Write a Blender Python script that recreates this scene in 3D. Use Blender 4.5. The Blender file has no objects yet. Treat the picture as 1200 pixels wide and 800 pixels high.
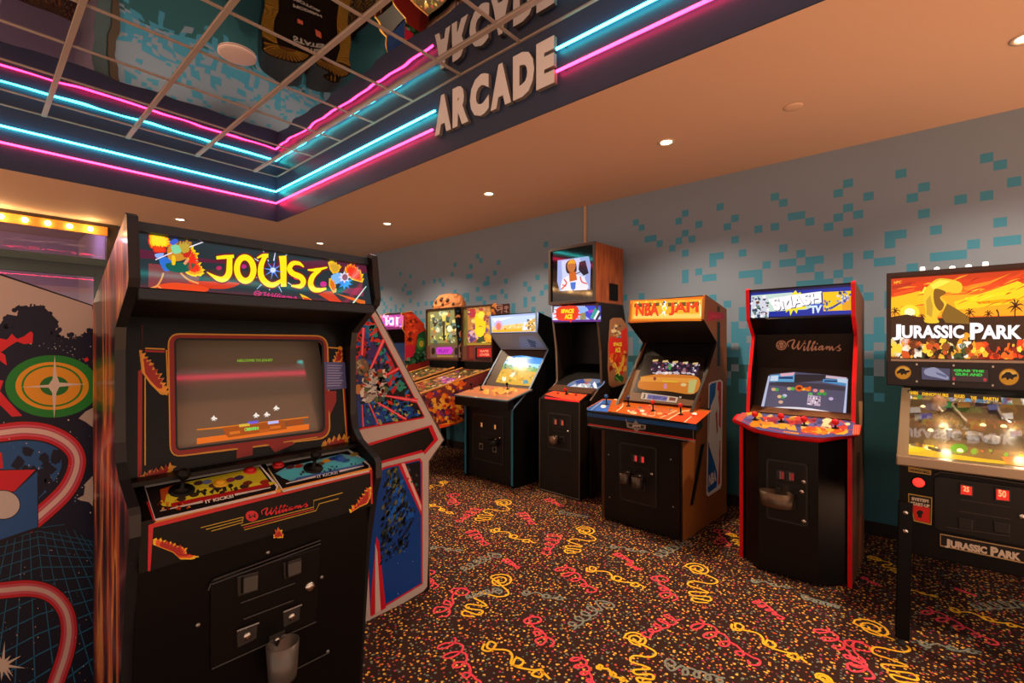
import bpy, math, random
from mathutils import Vector as V, Matrix
S = bpy.context.scene
COL = S.collection
# ------------------------------------------------------------------ camera, world, exposure
F, CX, CY, EYE = 552.0, 600.0, 405.0, 1.45
RGT, FWD = V((.6530, -.7573, 0)), V((.7573, .6530, 0))
cam = bpy.data.objects.new('camera', bpy.data.cameras.new('camera'))
COL.objects.link(cam)
cam.data.sensor_width = 36.0
cam.data.lens = F / 1200 * 36
cam.data.shift_y = (CY - 400) / 1200
cam.data.clip_start = .02
cam.location = (0, 0, EYE)
cam.rotation_euler = FWD.to_track_quat('-Z', 'Y').to_euler()
S.camera = cam
S.view_settings.view_transform = 'Standard'
S.view_settings.look = 'None'
S.view_settings.exposure = 0.0
S.view_settings.gamma = 1.0
S.view_settings.use_curve_mapping = False
S.cycles.use_denoising = True
S.cycles.max_bounces = 8
S.cycles.sample_clamp_indirect = 4.0
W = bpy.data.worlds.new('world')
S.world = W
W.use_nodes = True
_n, _l = W.node_tree.nodes, W.node_tree.links
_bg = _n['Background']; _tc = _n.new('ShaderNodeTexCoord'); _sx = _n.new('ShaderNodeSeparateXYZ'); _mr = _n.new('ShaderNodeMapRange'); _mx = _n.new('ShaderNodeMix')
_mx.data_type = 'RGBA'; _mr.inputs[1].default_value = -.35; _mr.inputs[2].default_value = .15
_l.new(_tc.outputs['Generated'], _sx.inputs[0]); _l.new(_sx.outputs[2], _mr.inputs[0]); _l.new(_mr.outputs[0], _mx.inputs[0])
_mx.inputs[6].default_value = (2.9, 1.45, .78, 1)     # warm fill from below the horizon, added to lift the ceiling
_mx.inputs[7].default_value = (.85, .73, .64, 1)      # dimmer fill added from above the horizon
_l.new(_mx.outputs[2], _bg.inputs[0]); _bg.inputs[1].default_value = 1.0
SPOT_W, SPOT_COL = 200.0, (1.0, .73, .49)
PINK, CYAN, NEON = (1.0, .014, .085), (.03, .66, .60), 26.0

# ------------------------------------------------------------------ helpers
def lin(h):
    h = h.lstrip('#')
    return tuple(((c / 12.92) if c <= .04045 else ((c + .055) / 1.055) ** 2.4) for c in [int(h[i:i + 2], 16) / 255 for i in (0, 2, 4)]) + (1,)
MC = {}
def mat(h, rough=.5, e=0.0, metal=0.0, spec=.25, coat=0.0):
    k = (h, rough, e, metal, spec, coat)
    if k in MC: return MC[k]
    m = bpy.data.materials.new('paint_%s' % h.lstrip('#'))
    m.use_nodes = True
    b = m.node_tree.nodes['Principled BSDF']
    c = lin(h)
    b.inputs['Base Color'].default_value = c
    b.inputs['Roughness'].default_value = rough
    b.inputs['Metallic'].default_value = metal
    b.inputs['Specular IOR Level'].default_value = spec
    b.inputs['Coat Weight'].default_value = coat
    b.inputs['Coat Roughness'].default_value = .06
    if e:
        b.inputs['Emission Color'].default_value = c
        b.inputs['Emission Strength'].default_value = e
        b.inputs['Base Color'].default_value = tuple(x * .25 for x in c[:3]) + (1,)
    MC[k] = m
    return m
def emit(name, rgb, e):
    m = bpy.data.materials.new(name); m.use_nodes = True
    b = m.node_tree.nodes['Principled BSDF']
    b.inputs['Base Color'].default_value = tuple(rgb) + (1,)
    b.inputs['Emission Color'].default_value = tuple(rgb) + (1,)
    b.inputs['Emission Strength'].default_value = e
    return m
def glass(name, tint=(1, 1, 1), ior=1.5, rough=0.0):
    m = bpy.data.materials.new(name); m.use_nodes = True
    n = m.node_tree.nodes; l = m.node_tree.links; n.clear()
    o = n.new('ShaderNodeOutputMaterial'); mx = n.new('ShaderNodeMixShader'); fr = n.new('ShaderNodeFresnel')
    t = n.new('ShaderNodeBsdfTransparent'); g = n.new('ShaderNodeBsdfGlossy')
    ge = n.new('ShaderNodeNewGeometry'); mi_ = n.new('ShaderNodeMix'); mi_.inputs[2].default_value = ior; mi_.inputs[3].default_value = 1 / ior
    l.new(ge.outputs['Backfacing'], mi_.inputs[0]); l.new(mi_.outputs[0], fr.inputs[0]); t.inputs[0].default_value = tuple(tint) + (1,); g.inputs['Roughness'].default_value = rough
    l.new(fr.outputs[0], mx.inputs[0]); l.new(t.outputs[0], mx.inputs[1]); l.new(g.outputs[0], mx.inputs[2]); l.new(mx.outputs[0], o.inputs[0])
    return m

class MB:
    """collects polygons; build() links them as ONE mesh object"""
    def __init__(s): s.v = []; s.f = []; s.m = []; s.mats = []; s.sm = []
    def mi(s, m):
        if m not in s.mats: s.mats.append(m)
        return s.mats.index(m)
    def poly(s, pts, m, smooth=False):
        i = len(s.v); s.v += [tuple(p) for p in pts]; s.f.append(tuple(range(i, i + len(pts)))); s.m.append(s.mi(m)); s.sm.append(smooth)
    def grid(s, rows, m, closed=False, smooth=True):
        i = len(s.v); n = len(rows[0])
        for r in rows: s.v += [tuple(p) for p in r]
        for a in range(len(rows) - 1):
            for b in range(n if closed else n - 1):
                c = (b + 1) % n
                s.f.append((i + a * n + b, i + a * n + c, i + (a + 1) * n + c, i + (a + 1) * n + b)); s.m.append(s.mi(m)); s.sm.append(smooth)
    def prism(s, pts, vec, m):
        a = [V(p) for p in pts]; vec = V(vec); b = [p + vec for p in a]
        s.poly(a[::-1], m); s.poly(b, m); n = len(a)
        for k in range(n): s.poly((a[k], a[(k + 1) % n], b[(k + 1) % n], b[k]), m)
        return s
    def box(s, x0, x1, y0, y1, z0, z1, m):
        return s.prism([(x0, y0, z0), (x1, y0, z0), (x1, y1, z0), (x0, y1, z0)], (0, 0, z1 - z0), m)
    def slab(s, a, b, th, x0, x1, m):
        """board running x0..x1 along x, from a to b in the (y,z) plane, thickness th to the right of a->b"""
        d = V((b[0] - a[0], b[1] - a[1])).normalized(); n = V((d[1], -d[0])) * th
        q = [(x0, a[0], a[1]), (x0, b[0], b[1]), (x0, b[0] + n[0], b[1] + n[1]), (x0, a[0] + n[0], a[1] + n[1])]
        return s.prism(q, (x1 - x0, 0, 0), m)
    def tube(s, pts, r, m, n=8, closed=False):
        pts = [V(p) for p in pts]; rows = []; N = len(pts); up = V((.13, .21, .97)).normalized(); u = None
        for k, p in enumerate(pts):
            t = (pts[(k + 1) % N] - pts[k - 1]) if closed else (pts[min(k + 1, N - 1)] - pts[max(k - 1, 0)])
            t.normalize()
            if u is None:
                u = t.cross(up)
                if u.length < .05: u = t.cross(V((1, 0, 0)))
            u = (u - t * u.dot(t)).normalized(); w = t.cross(u)
            rr = r[k] if isinstance(r, (list, tuple)) else r
            rows.append([p + (u * math.cos(2 * math.pi * j / n) + w * math.sin(2 * math.pi * j / n)) * rr for j in range(n)])
        if closed: rows.append(rows[0])
        s.grid(rows, m, True)
        if not closed: s.poly(rows[0][::-1], m); s.poly(rows[-1], m)
        return s
    def lathe(s, c, ax, prof, m, n=20, smooth=True):
        c = V(c); ax = V(ax).normalized(); u = ax.orthogonal().normalized(); w = ax.cross(u)
        rows = [[c + ax * h + (u * math.cos(2 * math.pi * j / n) + w * math.sin(2 * math.pi * j / n)) * max(r, .0004) for j in range(n)] for r, h in prof]
        s.grid(rows, m, True, smooth); s.poly(rows[0][::-1], m); s.poly(rows[-1], m)
        return s
    def build(s, name, parent=None, label=None, bevel=0):
        me = bpy.data.meshes.new(name); me.from_pydata(s.v, [], s.f)
        for m in s.mats: me.materials.append(m)
        me.polygons.foreach_set('material_index', s.m); me.polygons.foreach_set('use_smooth', s.sm); me.update()
        o = bpy.data.objects.new(name, me); COL.objects.link(o)
        if parent: o.parent = parent
        if label: o['label'] = label
        if bevel:
            w = o.modifiers.new('weld', 'WELD'); w.merge_threshold = .0002
            b = o.modifiers.new('bevel', 'BEVEL'); b.width = bevel; b.segments = 2; b.limit_method = 'ANGLE'
        return o
def tag(o, label, cat, group=None):
    o['label'] = label; o['category'] = cat
    if group: o['group'] = group
    return o
def thing(name, label, cat, loc=(0, 0, 0), deg=0, group=None):
    o = bpy.data.objects.new(name, None); COL.objects.link(o); o.empty_display_size = .1
    o.location = loc; o.rotation_euler = (0, 0, math.radians(deg))
    return tag(o, label, cat, group)
def struct(o): o['kind'] = 'structure'; return o
def mtx(o): return (Matrix.Translation(o.location) @ o.rotation_euler.to_matrix().to_4x4()) if o else Matrix.Identity(4)
def bez(pts, n=6, closed=False):
    """Catmull-Rom through 2-D or 3-D points"""
    P = [V(p) for p in pts]; out = []; N = len(P)
    for k in range(N if closed else N - 1):
        a = P[(k - 1) % N] if closed or k else P[0] * 2 - P[1]; b = P[k]; c = P[(k + 1) % N]
        d = P[(k + 2) % N] if closed or k + 2 < N else P[-1] * 2 - P[-2]
        for j in range(n):
            t = j / n
            out.append(.5 * ((2 * b) + (c - a) * t + (2 * a - 5 * b + 4 * c - d) * t * t + (3 * b - a - 3 * c + d) * t ** 3))
    if not closed: out.append(P[-1])
    return out
def ribbon2(pts, w, closed=False):
    L, Rr = [], []; N = len(pts)
    for k, p in enumerate(pts):
        t = (pts[(k + 1) % N] - pts[k - 1]) if closed else (pts[min(k + 1, N - 1)] - pts[max(0, k - 1)])
        if t.length < 1e-9: t = V((1, 0))
        n = V((-t[1], t[0])).normalized() * ((w[k] if isinstance(w, list) else w) / 2)
        L.append(p + n); Rr.append(p - n)
    return L, Rr
TC = {}
def raw_text(t, bold, shear):
    cu = bpy.data.curves.new('letters', 'FONT'); cu.body = t; cu.offset = bold; cu.shear = shear; cu.resolution_u = 3
    o = bpy.data.objects.new('letters', cu); me = o.to_mesh()
    vs = [(v.co[0], v.co[1]) for v in me.vertices]; ps = [tuple(p.vertices) for p in me.polygons]
    o.to_mesh_clear(); bpy.data.objects.remove(o); bpy.data.curves.remove(cu)
    return vs, ps
def width(t):
    k = ('w', t)
    if k not in TC:
        xs = [v[0] for v in raw_text(t, 0, 0)[0]]; TC[k] = max(xs) - min(xs)
    return TC[k]
def glyphs(s, bold=.03, shear=0.0):
    """outline of a word, fitted to the unit square; M and W are drawn here because emboldening breaks their notches"""
    k = (s, bold, shear)
    if k not in TC:
        vs, ps = [], []
        if 'M' in s or 'W' in s:
            x = 0.0
            for ch in s:
                if ch in 'MW':
                    t = .10 + 2 * bold; h0, h1 = -bold, .68 + bold; xa, xm, xb = .07 - bold, .39, .71 + bold; q = []
                    q.append([(xa, h0), (xa + t, h0), (xa + t, h1), (xa, h1)]); q.append([(xb - t, h0), (xb, h0), (xb, h1), (xb - t, h1)])
                    for f in (lambda u: u, lambda u: 2 * xm - u): q.append([(f(xa), h1), (f(xa + 1.15 * t), h1), (f(xm), .22 + 1.35 * t), (f(xm), .24 - bold), (f(xa + t * .8), .50)])
                    if ch == 'W': q = [[(a_, .68 - b_) for a_, b_ in p] for p in q]
                    for p in q: ps.append(tuple(range(len(vs), len(vs) + len(p)))); vs += [(x + a_ + shear * b_, b_) for a_, b_ in p]
                    x += .78
                else:
                    v2, p2 = raw_text(ch, bold, shear) if ch != ' ' else ([], []); ps += [tuple(i + len(vs) for i in p) for p in p2]; vs += [(x + a_, b_) for a_, b_ in v2]
                    x += width('H' + ch + 'H') - width('HH')
        else: vs, ps = raw_text(s, bold, shear)
        xs = [v[0] for v in vs]; ys = [v[1] for v in vs]
        x0, x1, y0, y1 = min(xs), max(xs), min(ys), max(ys)
        TC[k] = ([((x - x0) / (x1 - x0), (y - y0) / (y1 - y0)) for x, y in vs], ps)
    return TC[k]

def ray(px, py):
    return FWD + RGT * ((px - CX) / F) + V((0, 0, (CY - py) / F))
SCRIPT = [([(432, 610), (425, 570), (455, 550), (490, 548), (470, 600), (480, 628), (510, 600), (535, 555), (520, 610), (530, 632), (565, 590), (590, 548)], [5, 9, 8, 10, 16, 10, 6, 10, 16, 10, 7, 4]),
    ([(583, 600), (577, 640), (595, 630), (640, 560), (628, 565), (612, 640), (632, 630), (682, 565), (668, 570), (650, 640), (668, 632), (690, 600)], [10, 14, 5, 8, 12, 14, 5, 8, 12, 14, 6, 8]),
    ([(692, 604), (684, 638), (705, 630), (750, 600), (722, 612), (718, 636), (740, 630), (755, 602), (750, 636), (770, 628), (795, 604), (790, 636)], [10, 13, 5, 8, 9, 10, 7, 12, 13, 5, 9, 12]),
    ([(792, 630), (815, 604), (818, 640), (842, 606), (848, 640), (870, 625), (915, 590), (900, 612), (920, 630), (905, 646), (885, 640)], [6, 10, 12, 10, 12, 5, 8, 10, 12, 9, 5])]
class Art:
    """printed graphics lying on a plane of a thing; points are read off that plane along the photograph's own sight lines"""
    def __init__(s, root, p0, n, lift=.0012, step=.0005):
        M = mtx(root); s.inv = M.inverted(); s.o = s.inv @ V((0, 0, EYE)); s.p0 = V(p0); s.n = V(n).normalized(); s.lift = lift; s.step = step
        s.mb = MB(); s.z = (0, 0, 1.0); s.R = s.inv.to_3x3(); s.e = 0; s.rough = .45
        if (s.o - s.p0).dot(s.n) < 0: s.n = -s.n
    def zoom(s, x, y, k): s.z = (x, y, k); return s
    def px(s, p): return V((s.z[0] + p[0] / s.z[2], s.z[1] + p[1] / s.z[2]))
    def P(s, p, k=0):
        d = s.R @ ray(p[0], p[1]); t = (s.p0 - s.o).dot(s.n) / d.dot(s.n)
        return s.o + d * t + s.n * (s.lift + k * s.step)
    def M(s, c): return mat(c, s.rough, s.e) if isinstance(c, str) else c
    def raw(s, pts, c, k):
        q = [s.P(p, k) for p in pts]
        nn = V((0, 0, 0))
        for i in range(1, len(q) - 1): nn += (q[i] - q[0]).cross(q[i + 1] - q[0])
        if nn.dot(s.n) < 0: q.reverse()
        s.mb.poly(q, s.M(c))
    def poly(s, pts, c, k=0, smooth=False):
        p = [s.px(q) for q in pts]
        if smooth: p = bez(p, 5, True)
        s.raw(p, c, k); return s
    def stroke(s, pts, w, c, k=1, smooth=True, closed=False):
        p = [s.px(q) for q in pts]
        if isinstance(w, (list, tuple)):
            ww = list(w)
        else: ww = None
        if smooth and len(p) > 2:
            n = 6; p2 = bez(p, n, closed)
            if ww:
                N = len(p2); ww = [ww[min(int(i / (N - 1) * (len(ww) - 1)), len(ww) - 2)] * (1 - (i / (N - 1) * (len(ww) - 1)) % 1.0) + ww[min(int(i / (N - 1) * (len(ww) - 1)) + 1, len(ww) - 1)] * ((i / (N - 1) * (len(ww) - 1)) % 1.0) if i < N - 1 else ww[-1] for i in range(N)]
            p = p2
        W_ = [x / s.z[2] for x in ww] if ww else w / s.z[2]
        L, R_ = ribbon2(p, W_, closed)
        for i in range(len(p) if closed else len(p) - 1):
            j = (i + 1) % len(p); s.raw([L[i], L[j], R_[j], R_[i]], c, k)
        return s
    def ell(s, cx, cy, rx, ry, c, k=0, n=28, rot=0):
        r = math.radians(rot); cr, sr = math.cos(r), math.sin(r)
        s.poly([(cx + rx * math.cos(a) * cr - ry * math.sin(a) * sr, cy + rx * math.cos(a) * sr + ry * math.sin(a) * cr) for a in [2 * math.pi * i / n for i in range(n)]], c, k); return s
    def star(s, cx, cy, r1, r2, n, c, k=1, rot=0, sy=1.0, jit=0):
        rnd = random.Random(int(cx * 7 + cy))
        s.poly([(cx + (r1 * (1 + jit * rnd.uniform(-1, 1)) if i % 2 == 0 else r2) * math.cos(rot + math.pi * i / n), cy + sy * (r1 * (1 + jit * rnd.uniform(-1, 1)) if i % 2 == 0 else r2) * math.sin(rot + math.pi * i / n)) for i in range(2 * n)], c, k); return s
    def text(s, t, TL, TR, BR, BL, c, k=2, bold=.03, shear=0.0):
        vs, ps = glyphs(t, bold, shear); a, b, cc, d = [s.px(q) for q in (TL, TR, BR, BL)]
        q = [(a * (1 - u) + b * u) * v + (d * (1 - u) + cc * u) * (1 - v) for u, v in vs]
        for p in ps: s.raw([q[i] for i in p], c, k)
        return s
    def scatter(s, quad, n, cols, size, k=1, seed=1, asp=1.0, rot=None):
        rnd = random.Random(seed); a, b, c, d = [V(p) for p in quad]
        for i in range(n):
            u, v = rnd.random(), rnd.random(); p = (a * (1 - u) + b * u) * (1 - v) + (d * (1 - u) + c * u) * v
            r = size * rnd.uniform(.4, 1.3); m = rnd.randint(4, 7); ph = rnd.uniform(0, 6); ro = rnd.uniform(0, 3.1) if rot is None else rot
            pts = []
            for j in range(m):
                an = ph + 2 * math.pi * j / m; rr = r * rnd.uniform(.55, 1.2); x, y = rr * math.cos(an) * asp, rr * math.sin(an)
                pts.append((p[0] + x * math.cos(ro) - y * math.sin(ro), p[1] + x * math.sin(ro) + y * math.cos(ro)))
            s.poly(pts, rnd.choice(cols), k + i % 5 * .2)
        return s
    def flame(s, pts, jag, k=1, cols=('#d8b428', '#d0661c', '#a02416'), seed=1, lean=(0, -1), sub=None):
        """ragged flame-shaped print: jagged outline in nested colours"""
        P0 = [V(p) for p in pts]; c = sum(P0, V((0, 0))) / len(P0)
        for li, col in enumerate(cols):
            rnd = random.Random(seed + li); f = (1, .86, .66)[li]; out = []
            Q = [c + (p - c) * f for p in P0]
            for a, b in zip(Q, Q[1:] + Q[:1]):
                L = (b - a).length; n = max(2, int(L / jag)); d = (b - a) / n; nn = V((d[1], -d[0])).normalized()
                if nn.dot((a + b) / 2 - c) < 0: nn = -nn
                for i in range(n):
                    out.append(a + d * i); out.append(a + d * (i + .5) + (nn * .6 + V(lean) * .6) * jag * rnd.uniform(.3, 1.15))
            s.poly(out, col, k + li * .25)
        return s
    def script(s, TL, TR, BR, BL, c, k):
        """connected handwriting of the maker's word, fitted to a quad"""
        a, b, cc, d = [V(p) for p in (TL, TR, BR, BL)]; W_ = ((b - a).length + (cc - d).length) / 2 / 488
        def f(x, y):
            u, v = (x - 432) / 488, (y - 548) / 98; return (a * (1 - u) + b * u) * (1 - v) + (d * (1 - u) + cc * u) * v
        for pts, w in SCRIPT: s.stroke([f(*p) for p in pts], [x * W_ * 1.1 for x in w], c, k)
        for x, y in ((588, 578), (702, 580)): p = f(x, y); s.ell(p[0], p[1], 7 * W_, 7 * W_, c, k, 10)
        return s
    def build(s, name, parent, label=None):
        o = s.mb.build(name, parent, label); s.mb = MB(); return o

BLACK = mat('#0a0909', .38, 0, 0, .14); BLACK2 = mat('#120f0d', .5, 0, 0, .14); SATIN = mat('#1b1917', .3); CHROME = mat('#b9b4ac', .22, 0, 1.0)
STEEL = mat('#8d8a86', .35, 0, .9); DGREY = mat('#2b2826', .45); RED = mat('#c31a1e', .4); GLASS = glass('clear_glass'); GLASS2 = glass('coated_glass', ior=1.42)
# ------------------------------------------------------------------ the setting
ZC, ZM = 3.02, 3.585            # soffit and mirror heights
WX, WY = 4.555, 7.96            # right wall, far wall
CELL = .0645
def node_mat(name): 
    m = bpy.data.materials.new(name); m.use_nodes = True
    return m, m.node_tree.nodes, m.node_tree.links, m.node_tree.nodes['Principled BSDF']
# carpet: dark pile strewn with small coloured flecks
carpet, n, l, b = node_mat('confetti_carpet')
tc = n.new('ShaderNodeTexCoord'); b.inputs['Roughness'].default_value = .9; b.inputs['Specular IOR Level'].default_value = .1
prev = None
for sc, th, seed, ramp in ((30, .19, 0, ['#f0b040', '#d0803a', '#e8b850', '#8d8a70', '#a83858', '#f0bc50', '#6d7a70', '#c8503a']), (44, .20, 7.3, ['#e09a34', '#8d3a48', '#e0a444', '#727a72', '#b85a34', '#5a6a6a', '#e0a44a', '#4d6a58'])):
    mp = n.new('ShaderNodeMapping'); mp.inputs['Location'].default_value = (seed, seed * .37, 0); l.new(tc.outputs['Object'], mp.inputs[0])
    vo = n.new('ShaderNodeTexVoronoi'); vo.voronoi_dimensions = '2D'; vo.inputs['Scale'].default_value = sc; l.new(mp.outputs[0], vo.inputs['Vector'])
    lt = n.new('ShaderNodeMath'); lt.operation = 'LESS_THAN'; lt.inputs[1].default_value = th; l.new(vo.outputs['Distance'], lt.inputs[0])
    sp = n.new('ShaderNodeSeparateColor'); l.new(vo.outputs['Color'], sp.inputs[0])
    keep = n.new('ShaderNodeMath'); keep.operation = 'LESS_THAN'; keep.inputs[1].default_value = .7; l.new(sp.outputs[1], keep.inputs[0])
    mul = n.new('ShaderNodeMath'); mul.operation = 'MULTIPLY'; l.new(lt.outputs[0], mul.inputs[0]); l.new(keep.outputs[0], mul.inputs[1])
    cr = n.new('ShaderNodeValToRGB'); cr.color_ramp.interpolation = 'CONSTANT'
    els = cr.color_ramp.elements
    for i, h in enumerate(ramp):
        e_ = els[i] if i < 2 else els.new(i / len(ramp)); e_.position = i / len(ramp); e_.color = lin(h)
    l.new(sp.outputs[0], cr.inputs[0])
    mx = n.new('ShaderNodeMix'); mx.data_type = 'RGBA'; l.new(mul.outputs[0], mx.inputs[0])
    if prev: l.new(prev, mx.inputs[6])
    else: mx.inputs[6].default_value = lin('#33201d')
    l.new(cr.outputs[0], mx.inputs[7]); prev = mx.outputs[2]
l.new(prev, b.inputs['Base Color'])
fl = MB(); fl.poly([(-2.2, -1.0, 0), (WX + .05, -1.0, 0), (WX + .05, 13, 0), (-2.2, 13, 0)], carpet)
# curled streamers woven into the carpet
def floor_pt(p):
    d = ray(*p); return V((0, 0, EYE)) + d * (EYE / -d[2])
SH = {}
def coil(nl, amp, loop, n=14, head=0):
    out = []
    N = nl * n
    for i in range(N + 1):
        t = i / N; a = 2 * math.pi * nl * t
        out.append(V((t + loop * math.sin(a), amp * (1 - .35 * t) * math.cos(a))))
    return out
def spiral():
    out = [V((.14 + r * math.cos(a), .02 + .9 * r * math.sin(a))) for r, a in [(.03 + .15 * i / 26, -2.2 + i * .5) for i in range(27)]]
    tail = bez([out[-1], (.36, .22), (.5, .16), (.5, -.06), (.62, -.12), (.68, .02), (.74, .1), (.78, -.1), (.86, -.08), (.84, .1), (.93, .1), (.92, -.08), (1, -.06), (.98, .08)], 6)
    return out + tail[1:]
SH['s'] = spiral(); SH['r'] = [V((p[0], p[1] * (1 + .35 * math.sin(p[0] * 5)))) for p in coil(4, .15, .11)] + bez([(1.0, .06), (1.1, .1), (1.16, .0), (1.1, -.1), (1.02, -.04)], 5); SH['q'] = bez([(0, .1), (.1, -.14), (.24, -.1), (.25, .13), (.1, .17), (.06, -.02), (.35, -.05), (.55, .06), (.62, -.08), (.5, -.1), (.6, .06), (.8, .02), (.9, -.13), (.74, -.16), (.72, .05), (.9, .13), (1, 0)], 6)
SH['g'] = [V((p[0] * .75 + .25, p[1])) for p in coil(4, .12, .12)][::-1] + bez([(.25, .1), (.1, -.1), (-.02, .1), (.06, .22), (.16, .12), (.1, .02), (.02, .1)], 6); SH['w'] = bez([(0, 0), (.06, -.1), (.15, -.06), (.12, .08), (.02, .07), (.1, -.04), (.3, .09), (.42, .05), (.5, -.06), (.6, -.02), (.58, .07), (.48, .06), (.55, -.06), (.75, .02), (.84, .1), (.9, .0), (.8, -.04), (.82, .08), (1, .04)], 6)
CY_, CR_, CG_ = mat('#f5bd30', .9, 0, 0, .1), mat('#e04658', .9, 0, 0, .1), mat('#7c837a', .9, 0, 0, .1)
SQ = [('s', CY_, 590, 674, 548, 722), ('q', CR_, 542, 688, 514, 723), ('w', CG_, 612, 694, 664, 703), ('q', CR_, 620, 722, 644, 758), ('r', CR_, 522, 750, 552, 797), ('w', CY_, 568, 754, 642, 798),
      ('w', CY_, 577, 620, 624, 637), ('r', CR_, 550, 621, 567, 636), ('s', CY_, 687, 618, 668, 648), ('r', CR_, 651, 625, 641, 646), ('r', CR_, 655, 663, 690, 689), ('w', CG_, 505, 641, 543, 646), ('g', CG_, 580, 648, 540, 668),
      ('r', CR_, 674, 768, 694, 802), ('w', CY_, 688, 665, 755, 690), ('q', CR_, 770, 674, 788, 704), ('s', CY_, 815, 661, 821, 706), ('g', CG_, 708, 704, 668, 735), ('r', CR_, 812, 728, 877, 771), ('s', CY_, 742, 742, 756, 800),
      ('w', CY_, 858, 731, 944, 778), ('r', CR_, 884, 703, 912, 722), ('q', CR_, 845, 620, 848, 640), ('r', CR_, 720, 648, 738, 657), ('g', CG_, 800, 634, 770, 652), ('g', CG_, 1200, 706, 1140, 712),
      ('s', CY_, 1014, 727, 1062, 800), ('r', CR_, 1080, 713, 1155, 749), ('w', CY_, 1112, 713, 1200, 737), ('w', CG_, 1077, 754, 1152, 766), ('r', CR_, 1118, 689, 1140, 697), ('s', CY_, 1020, 652, 1056, 672), ('q', CR_, 1003, 750, 1012, 795),
      ('s', CY_, 522, 564, 498, 573), ('s', CY_, 592, 586, 562, 610), ('r', CR_, 560, 595, 540, 609), ('w', CY_, 504, 591, 530, 603), ('q', CR_, 530, 578, 533, 592), ('r', CR_, 610, 600, 622, 612), ('r', CR_, 640, 584, 656, 592), ('g', CG_, 655, 600, 690, 606),
      ('w', CG_, 715, 640, 760, 648), ('q', CR_, 735, 660, 750, 668), ('w', CG_, 880, 680, 930, 690), ('g', CG_, 940, 700, 985, 712), ('q', CR_, 1010, 676, 1030, 686), ('r', CR_, 960, 735, 1000, 775), ('g', CG_, 780, 780, 850, 798), ('g', CG_, 585, 690, 545, 700),
      ('q', CR_, 500, 668, 508, 690), ('r', CR_, 590, 655, 605, 664), ('s', CY_, 855, 625, 870, 640), ('r', CR_, 790, 722, 760, 742), ('w', CY_, 700, 780, 735, 800), ('s', CY_, 960, 790, 1000, 830), ('w', CY_, 1060, 690, 1100, 700), ('g', CG_, 670, 566, 700, 560)]
for k, (sh, m, xa, ya, xb, yb) in enumerate(SQ):
    a, b_ = floor_pt((xa, ya)), floor_pt((xb, yb)); d = b_ - a; L = d.length; d.normalize(); nn = V((-d[1], d[0], 0))
    Ls = min(L, .55); pts = [V((a + d * p[0] * L + nn * p[1] * Ls)[:2]) for p in SH[sh]]
    A_, B_ = ribbon2(pts, .0115)
    for i in range(len(pts) - 1):
        z = .0012 + .00004 * (k % 9) + .00001 * (i % 3)
        fl.poly([(*A_[i + 1], z), (*A_[i], z), (*B_[i], z), (*B_[i + 1], z)], m)
struct(fl.build('floor'))
# pixel mosaic wallpaper: square cells, sparse above, solid teal low down
plain, teal = mat('#74859a', .85), mat('#3d83a4', .85)
teal2 = mat('#2c5a64', .85)
TR = [(1075,430,1113,455),(1113,452,1153,480),(835,475,868,500),(690,503,718,525),(662,531,690,553),(745,540,775,565),(900,515,933,540),(868,545,902,570),(1003,550,1040,577),(1077,540,1115,567),(1153,500,1195,530),(488,540,513,562),(513,558,538,580),(538,593,585,618),(585,612,610,635),(688,573,718,597),(662,598,690,622),(717,592,747,615),(634,627,662,650),(488,625,512,648),(443,632,467,655),(688,643,718,667),(805,650,868,677),(805,677,835,703),(933,638,968,665),(1040,680,1077,707),(933,713,1038,740),(902,590,933,615),(1115,618,1155,645),(1115,670,1200,698),(338,568,358,588),(378,600,400,620),(358,625,378,645),(378,662,400,683),(398,700,420,720),(278,618,298,638),(240,585,260,605),(218,607,240,627),(240,643,258,660),(218,665,240,682),(258,660,278,678),(200,687,218,703),(240,700,258,718),(133,657,166,675),(166,672,184,690),(105,612,118,628),(118,627,133,642),(317,708,357,728),(317,728,336,747),(280,755,298,772),(298,770,336,790),(240,757,260,795),(398,762,465,782),(443,782,465,800),(465,735,488,757),(513,687,538,710),(560,703,585,725),(513,730,558,752),(585,722,635,745),(560,745,608,770),(608,765,634,790),(662,763,688,787),(688,713,718,758),(745,707,775,732),(775,728,835,753),(745,780,775,800),(868,745,900,757)]
def wall_pt(px, py):
    d = ray(px, py); t = WX / d[0]; return d[1] * t, EYE + d[2] * t
marked = set(); Y0 = -4.0
RC = []
for x0, y0, x1, y1 in TR:
    a = wall_pt(700 + x0 / 2.4, (y0 + y1) / 4.8); c = wall_pt(700 + x1 / 2.4, (y0 + y1) / 4.8); t = wall_pt(700 + (x0 + x1) / 4.8, y0 / 2.4); q = wall_pt(700 + (x0 + x1) / 4.8, y1 / 2.4)
    RC.append((c[0], a[0], q[1], t[1]))
def phase(vals):
    s = sum(math.sin(2 * math.pi * v / CELL) for v in vals); c = sum(math.cos(2 * math.pi * v / CELL) for v in vals)
    return math.atan2(s, c) / (2 * math.pi) * CELL
PZ = phase([r[2] for r in RC] + [r[3] for r in RC]) % CELL; PY = phase([r[0] for r in RC if r[0] < 1.6]) % CELL
for y0, y1, z0, z1 in RC:
    for i in range(max(1, round((y1 - y0) / CELL))):
        for j in range(max(1, round((z1 - z0) / CELL))):
            marked.add((round((y0 - PY + .004) / CELL) + i, round((z0 - PZ) / CELL) + j))
rnd = random.Random(5)
def prob(z):
    pts = [(0, 1), (1.0, 1), (1.2, .9), (1.4, .62), (1.7, .34), (2.0, .2), (2.3, .11), (2.6, .03), (2.7, 0), (9, 0)]
    for (a, pa), (b_, pb) in zip(pts, pts[1:]):
        if a <= z < b_: return pa + (pb - pa) * (z - a) / (b_ - a)
    return 0
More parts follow.
